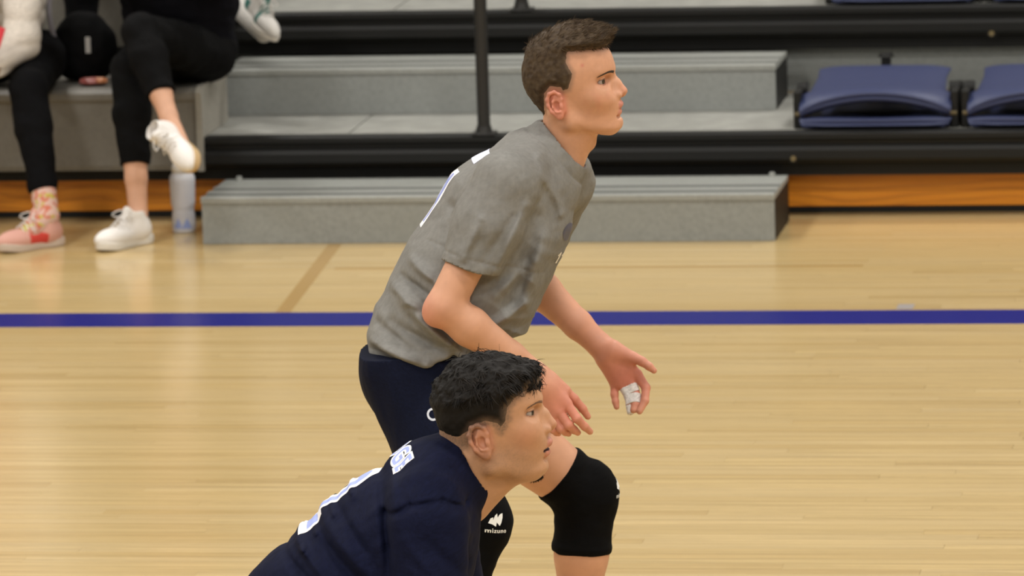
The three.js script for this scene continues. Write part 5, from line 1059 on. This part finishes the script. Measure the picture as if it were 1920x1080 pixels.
  const topF = (x, y, z) => { let d = coat(x, y, z); for (const f of sl) d = smin(d, f(x, y, z), 0.02); d -= quilt(x, y, z); d = smax(d, -hole(x, y, z), 0.005); return smax(d, o.hemY - y, 0.01); };
  const jacket = put(o.topName, skinField(topF, o.lo, o.hi, 0.008, { safety: 2 }), o.topMat, man);
  const collar = (x, y, z) => { const f = cone(off3(o.neck, [0, -0.01, -0.01]), off3(o.neck, [0, 0.035, -0.015]), 0.083, 0.078)(x, y, z); return Math.max(f, -hole(x, y, z) - 0.004, o.neck[1] - 0.03 - y); };
  put('collar', skinField(collar, off3(o.neck, [-0.13, -0.08, -0.13]), off3(o.neck, [0.13, 0.14, 0.13]), 0.007), o.topMat, jacket);
  // leggings
  const lg = o.legs.map(([h, k, a], i) => { const f = limb(h, k, a, [0.094, 0.062, 0.041]), c = halfSpace(lerp3(k, a, o.cuff[i]), a.map((q, n) => q - k[n])); return (x, y, z) => Math.max(f(x, y, z), c(x, y, z)); });
  const seat = o.seat, legF = (x, y, z) => { let d = smax(seat(x, y, z), y - o.waistY, 0.01); for (const f of lg) d = smin(d, f(x, y, z), 0.025); return d - 0.005 * fbm(x * 14, y * 18 + 5 * x, z * 14, 2); };
  put('leggings', skinField(legF, o.lo, o.hi, 0.0075, { safety: 2 }), o.legMat, man, 'black leggings');
  for (const [i, s] of o.shoes.entries()) {
    if (s.sock) { const [, k, a] = o.legs[i]; const f = chain([[...lerp3(k, a, s.sockTop), 0.043], [...a, 0.040], [...o.feet[i][1], 0.03]], 0.01), c = halfSpace(lerp3(k, a, s.sockTop + 0.02), k.map((q, n) => q - a[n])); put('sock', skinField((x, y, z) => Math.max(f(x, y, z), c(x, y, z)), o.lo, o.hi, 0.006, { color: s.sockColor }), s.sock, man); }
    makeShoe(man, shoeAt(s.heel, s.toe, s.up), s.mats, { color: s.color, len: s.len || 0.26 });
  }
  return man;
}
const floorShoe = (a, dir, len = 0.26) => { const l = Math.hypot(dir[0], dir[1]), x = dir[0] / l, z = dir[1] / l; return { heel: [a[0] - x * len * 0.24, 0, a[2] - z * len * 0.24], toe: [a[0] + x * len * 0.76, 0, a[2] + z * len * 0.76], ball: [a[0] + x * 0.12, 0.03, a[2] + z * 0.12] }; };
// on the front bench: black clothes, one leg crossed over the other
{
  const hipS = [-1.30, 0.555, -0.60], hipC = [-1.12, 0.555, -0.60], knS = [-1.293, 0.5685, -0.16], anS = [-1.253, 0.0988, -0.02], knC = [-1.24, 0.6969, -0.1], anC = [-1.115, 0.4399, 0.08];
  const fS = floorShoe([anS[0], 0, anS[2]], [-0.50, 0.86], 0.28), heelC = [-1.112, 0.3885, 0.055], toeC = [-0.9891, 0.2853, 0.235];
  spectator('spectator in black top and leggings with crossed legs and white sneakers', [0, 0, 0], {
    joints: 0, head: [-1.20, 1.27, -0.50], neck: [-1.20, 1.16, -0.54], nod: -0.15, turn: -Math.PI / 2 + 0.2, cx: -1.21, skin: [0.56, 0.31, 0.20], hair: [0.05, 0.03, 0.02], bun: true,
    spine: [[[-1.21, 0.58, -0.62], 0.125], [[-1.21, 0.75, -0.60], 0.125], [[-1.20, 0.93, -0.56], 0.135], [[-1.20, 1.08, -0.545], 0.095]],
    arms: [[[-1.36, 1.04, -0.55], [-1.46, 0.88, -0.40], [-1.33, 0.88, -0.22]], [[-1.04, 1.04, -0.55], [-0.98, 0.87, -0.44], [-1.14, 0.90, -0.24]]],
    hands: [[[-1.33, 0.88, -0.22], [-1.28, 0.87, -0.17], [-1.21, 0.86, -0.15], [0.2, 0.9, -0.3]], [[-1.14, 0.90, -0.24], [-1.20, 0.89, -0.19], [-1.27, 0.88, -0.17], [0, 0.95, -0.3]]],
    legs: [[hipS, knS, anS], [hipC, knC, anC]], feet: [[anS, fS.ball], [anC, lerp3(heelC, toeC, 0.7)]], cuff: [0.66, 0.74], lo: [-1.60, -0.02, -0.86], hi: [-0.90, 1.26, 0.36],
    topName: 'hooded_top', topMat: M3.darkHood, hemY: 0.545, waistY: 0.70, legMat: M3.blackCloth, seat: ell([-1.21, 0.565, -0.60], [0.19, 0.10, 0.15]),
    shoes: [{ heel: fS.heel, toe: fS.toe, mats: { upper: M3.whiteShoe, sole: M3.whiteSole, lace: M3.whiteShoe } }, { heel: heelC, toe: toeC, up: [-0.62, 0.45, 0.35], mats: { upper: M3.whiteShoe, sole: M3.gumSole, lace: M3.whiteShoe } }],
  });
}
// beside: cream quilted jacket, pink sneakers
{
  const knR = [-1.638, 0.5031, -0.14], anR = [-1.553, 0.1036, 0.02], hipR = [-1.70, 0.555, -0.60], hipL = [-1.92, 0.555, -0.60], knL = [-2.0, 0.56, -0.16], anL = [-1.97, 0.09, -0.02];
  const fR = floorShoe([anR[0], 0, anR[2]], [-0.66, 0.74], 0.265), fL = floorShoe(anL, [-0.3, 0.9], 0.26);
  const floral = (x, y, z) => { const a = noise(x * 70, y * 70, z * 70), b = noise(x * 60 + 7, y * 60, z * 60 + 3); return a > 0.18 ? [0.55, 0.16, 0.10] : b > 0.22 ? [0.50, 0.42, 0.08] : [0.62, 0.42, 0.36]; };
  const pink = (x, y, z) => (Math.abs(z) > 0.02 && x < 0.03 && x > -0.05 && y < 0.07 + 0.3 * x ? [0.60, 0.05, 0.035] : [0.62, 0.33, 0.27]);
  spectator('spectator in a cream quilted jacket and pink sneakers at the left edge', [0, 0, 0], {
    joints: 0, head: [-1.89, 1.27, -0.48], neck: [-1.89, 1.16, -0.52], nod: -0.1, cx: -1.89, skin: [0.60, 0.36, 0.25], hair: [0.12, 0.07, 0.035],
    spine: [[[-1.89, 0.58, -0.60], 0.135], [[-1.89, 0.75, -0.58], 0.14], [[-1.89, 0.93, -0.54], 0.145], [[-1.89, 1.08, -0.53], 0.105]],
    arms: [[[-1.72, 1.03, -0.53], [-1.687, 0.6467, -0.28], [-1.775, 0.5601, -0.1]], [[-2.06, 1.03, -0.53], [-2.07, 0.80, -0.40], [-1.94, 0.74, -0.16]]],
    hands: [[[-1.775, 0.5601, -0.1], [-1.801, 0.5746, -0.06], [-1.846, 0.6045, -0.04], [0, 0.8, 0.6]], [[-1.94, 0.74, -0.16], [-1.90, 0.72, -0.11], [-1.84, 0.70, -0.09], [0.2, 0.9, 0]]],
    legs: [[hipR, knR, anR], [hipL, knL, anL]], feet: [[anR, fR.ball], [anL, fL.ball]], cuff: [0.81, 0.81], lo: [-2.24, -0.02, -0.86], hi: [-1.38, 1.26, 0.36],
    topName: 'quilted_jacket', topMat: M3.cream, quilt: true, hemY: 0.545, waistY: 0.68, legMat: M3.blackKnit, seat: ell([-1.89, 0.565, -0.58], [0.19, 0.10, 0.15]),
    shoes: [fR, fL].map((f) => ({ heel: f.heel, toe: f.toe, mats: { upper: M3.pinkShoe, sole: M3.pinkSole, lace: M3.whiteShoe }, color: pink, sock: M3.sockPrint, sockTop: 0.76, sockColor: floral })),
  });
}
// a row up: only a white and green sneaker shows
{
  const knC = [-1.274, 0.817, -1.06], anC = [-1.096, 0.6821, -0.99], hipC = [-1.42, 0.862, -1.52], hipS = [-1.62, 0.862, -1.52], knS = [-1.66, 0.86, -1.10], anS = [-1.66, rowY(0) + 0.09, -1.02];
  const heelC = [-1.074, 0.6584, -1], toeC = [-0.9362, 0.5577, -0.82], fS = floorShoe(anS, [-0.2, 0.9], 0.25), lift = (p) => [p[0], p[1] + rowY(0), p[2]];
  const stripe = (x, y, z) => ((Math.abs(x + 0.075) < 0.020 && y < 0.085) || Math.abs(x - 0.02 + 0.35 * (y - 0.05)) < 0.014 || (x < -0.095 && y > 0.05) ? [0.012, 0.13, 0.105] : [0.60, 0.58, 0.55]);
  const mats = { upper: M3.green, sole: M3.whiteSole, lace: M3.whiteShoe };
  spectator('spectator one row up whose crossed foot shows a white and green sneaker', [0, 0, 0], {
    joints: 0, head: [-1.52, 1.57, -1.40], neck: [-1.52, 1.46, -1.44], nod: -0.1, cx: -1.52, skin: [0.58, 0.34, 0.23], hair: [0.04, 0.028, 0.02],
    spine: [[[-1.52, 0.885, -1.52], 0.125], [[-1.52, 1.05, -1.50], 0.125], [[-1.52, 1.23, -1.46], 0.135], [[-1.52, 1.38, -1.445], 0.095]],
    arms: [[[-1.36, 1.34, -1.45], [-1.28, 1.12, -1.36], [-1.42, 1.06, -1.12]], [[-1.68, 1.34, -1.45], [-1.76, 1.12, -1.36], [-1.60, 1.04, -1.12]]],
    hands: [[[-1.42, 1.06, -1.12], [-1.45, 1.04, -1.07], [-1.50, 1.03, -1.03], [0, 0.9, 0.2]], [[-1.60, 1.04, -1.12], [-1.58, 1.01, -1.07], [-1.54, 0.99, -1.02], [0, 0.9, 0.2]]],
    legs: [[hipC, knC, anC], [hipS, knS, anS]], feet: [[anC, lerp3(heelC, toeC, 0.7)], [anS, lift(fS.ball)]], cuff: [0.62, 0.82], lo: [-1.92, 0.28, -1.78], hi: [-0.95, 1.56, -0.70],
    topName: 'hooded_top', topMat: M3.darkHood, hemY: 0.85, waistY: 0.98, legMat: M3.blackKnit, seat: ell([-1.52, 0.868, -1.52], [0.19, 0.10, 0.15]),
    shoes: [{ heel: heelC, toe: toeC, up: [0.45, 0.85, 0.2], mats, color: stripe, len: 0.235, sock: M3.sock, sockTop: 0.60 }, { heel: lift(fS.heel), toe: lift(fS.toe), mats, color: stripe, len: 0.25, sock: M3.sock, sockTop: 0.8 }],
  });
}

// ================= SMALL THINGS =================
// bottle under the crossed foot
{
  const p = [-1.154, 0.0115, -0.27], g = thing('water_bottle', 'translucent white sports bottle on the floor below the crossed foot', 'bottle', [p[0], 0, p[2]]);
  const lathe = (pts) => new THREE.LatheGeometry(pts.map(([r, y]) => new THREE.Vector2(r, y)), 40);
  put('bottle_body', lathe([[0, 0], [0.034, 0], [0.038, 0.004], [0.0385, 0.06], [0.036, 0.07], [0.036, 0.082], [0.040, 0.094], [0.043, 0.17], [0.043, 0.185], [0.036, 0.198], [0.03, 0.203], [0, 0.203]]), new THREE.MeshPhysicalMaterial({ color: 0xd9d9df, roughness: 0.35, transmission: 0.25, thickness: 0, ior: 1.3 }), g);
  put('lid', lathe([[0, 0.2], [0.033, 0.2], [0.034, 0.222], [0.028, 0.23], [0.012, 0.232], [0.011, 0.246], [0, 0.247]]), M2.white, g);
  const band = printMaterial(256, 128, (x, w, h) => { x.fillStyle = '#8f9ed0'; for (let i = 0; i < 5; i++) { x.beginPath(); x.moveTo(i * 56, 110); x.lineTo(i * 56 + 20, 20); x.lineTo(i * 56 + 40, 110); x.fill(); } });
  put('bottle_print', new THREE.CylinderGeometry(0.0389, 0.0389, 0.05, 40, 1, true).translate(0, 0.034, 0), band, g, 'faint blue print');
}
// black bag between the two spectators
{
  const c = [-1.559, 0.5192, -0.66], g = thing('shoulder_bag', 'soft black bag with grey strap on the bench between the spectators', 'bag', [c[0], 0.467, -0.66]);
  const F = (x, y, z) => smax(ell([0, 0.10, 0], [0.112, 0.135, 0.085])(x, y, z), -y + 0.001, 0.02) - 0.006 * fbm(x * 14, y * 14, z * 14, 2);
  put('bag_body', skinField(F, [-0.16, -0.01, -0.12], [0.16, 0.27, 0.12], 0.007), M3.blackCloth, g);
  const strap = (pts, w) => { const l = []; const cv = new THREE.CatmullRomCurve3(pts.map((p) => new THREE.Vector3(...p))); const s = new THREE.Shape([[-w, -0.002], [w, -0.002], [w, 0.002], [-w, 0.002]].map((q) => new THREE.Vector2(...q))); return new THREE.ExtrudeGeometry(s, { steps: 24, extrudePath: cv, bevelEnabled: false }); };
  put('strap', new THREE.TubeGeometry(new THREE.CatmullRomCurve3([[-0.115, 0.30, 0.0], [-0.11, 0.24, 0.04], [-0.098, 0.20, 0.072], [-0.088, 0.155, 0.075]].map((q) => new THREE.Vector3(...q))), 20, 0.009, 8), std({ color: 0x777378, roughness: 0.8 }), g, 'grey strap end');
  put('tag', box(0.022, 0.040, 0.10, 0.155, 0.083, 0.087, 0.0015), std({ color: 0xa5a3a0, roughness: 0.7 }), g, 'white tag');
}
// crumpled wrapper on the bench
{
  const c = [-1.503, 0.4706, -0.5], g = thing('snack_wrapper', 'small crumpled dark red wrapper lying on the grey bench', 'wrapper', [c[0], 0.464, -0.52]);
  const geo = new THREE.IcosahedronGeometry(1, 3), p = geo.attributes.position;
  for (let i = 0; i < p.count; i++) { const x = p.getX(i), y = p.getY(i), z = p.getZ(i), k = 1 + 0.35 * noise(x * 2.5, y * 2.5, z * 2.5); p.setXYZ(i, x * 0.045 * k, Math.max(0.014 + y * 0.014 * k, 0), z * 0.03 * k); }
  geo.computeVertexNormals();
  put('wrapper', geo, std({ color: 0x7e3b33, roughness: 0.4 }), g);
  put('fold', geo.clone().scale(0.5, 0.8, 0.6).translate(0.03, 0.006, 0.01), std({ color: 0xa0653f, roughness: 0.4 }), g);
}
// red phone in the hand at the left edge
{
  const c = [-1.77, 0.7044, -0.06], g = thing('phone', 'bright red phone case cut by the left edge', 'phone', c);
  put('case', new RoundedBoxGeometry(0.075, 0.15, 0.010, 3, 0.0045), std({ color: 0xc01828, roughness: 0.4 }), g);
  put('camera_bump', new RoundedBoxGeometry(0.028, 0.03, 0.004, 2, 0.0015).translate(-0.018, 0.05, 0.006), M.black, g);
  g.rotation.set(-0.4, 0.2, 1.35);
}
// second bench, one row up
{
  const g = thing('upper_bench', 'grey moulded bench one row up behind the crossed legs', 'bench');
  const x0 = -4.2, x1 = -1.36, z = rowZ(1) + 0.018, y = ROW.rise;
  put('seat_shell', prism([[z - 0.43, 0.455], [z - 0.40, 0.463], [z - 0.03, 0.463], [z - 0.012, 0.459], [z, 0.446], [z, 0.425], [z - 0.006, 0.415], [z - 0.004, 0.20], [z - 0.008, 0.183], [z - 0.012, 0.183], [z - 0.012, 0.292], [z - 0.43, 0.292]].map(([a, b]) => [a, b + y]), x0, x1), M.bench, g);
  put('end_cap', prism([[z - 0.432, 0.456], [z - 0.40, 0.467], [z - 0.028, 0.467], [z + 0.004, 0.447], [z + 0.004, 0.18], [z - 0.012, 0.18], [z - 0.012, 0.292], [z - 0.432, 0.292]].map(([a, b]) => [a, b + y]), x1, x1 + 0.02), M.bench, g);
}

renderer.render(scene, camera);
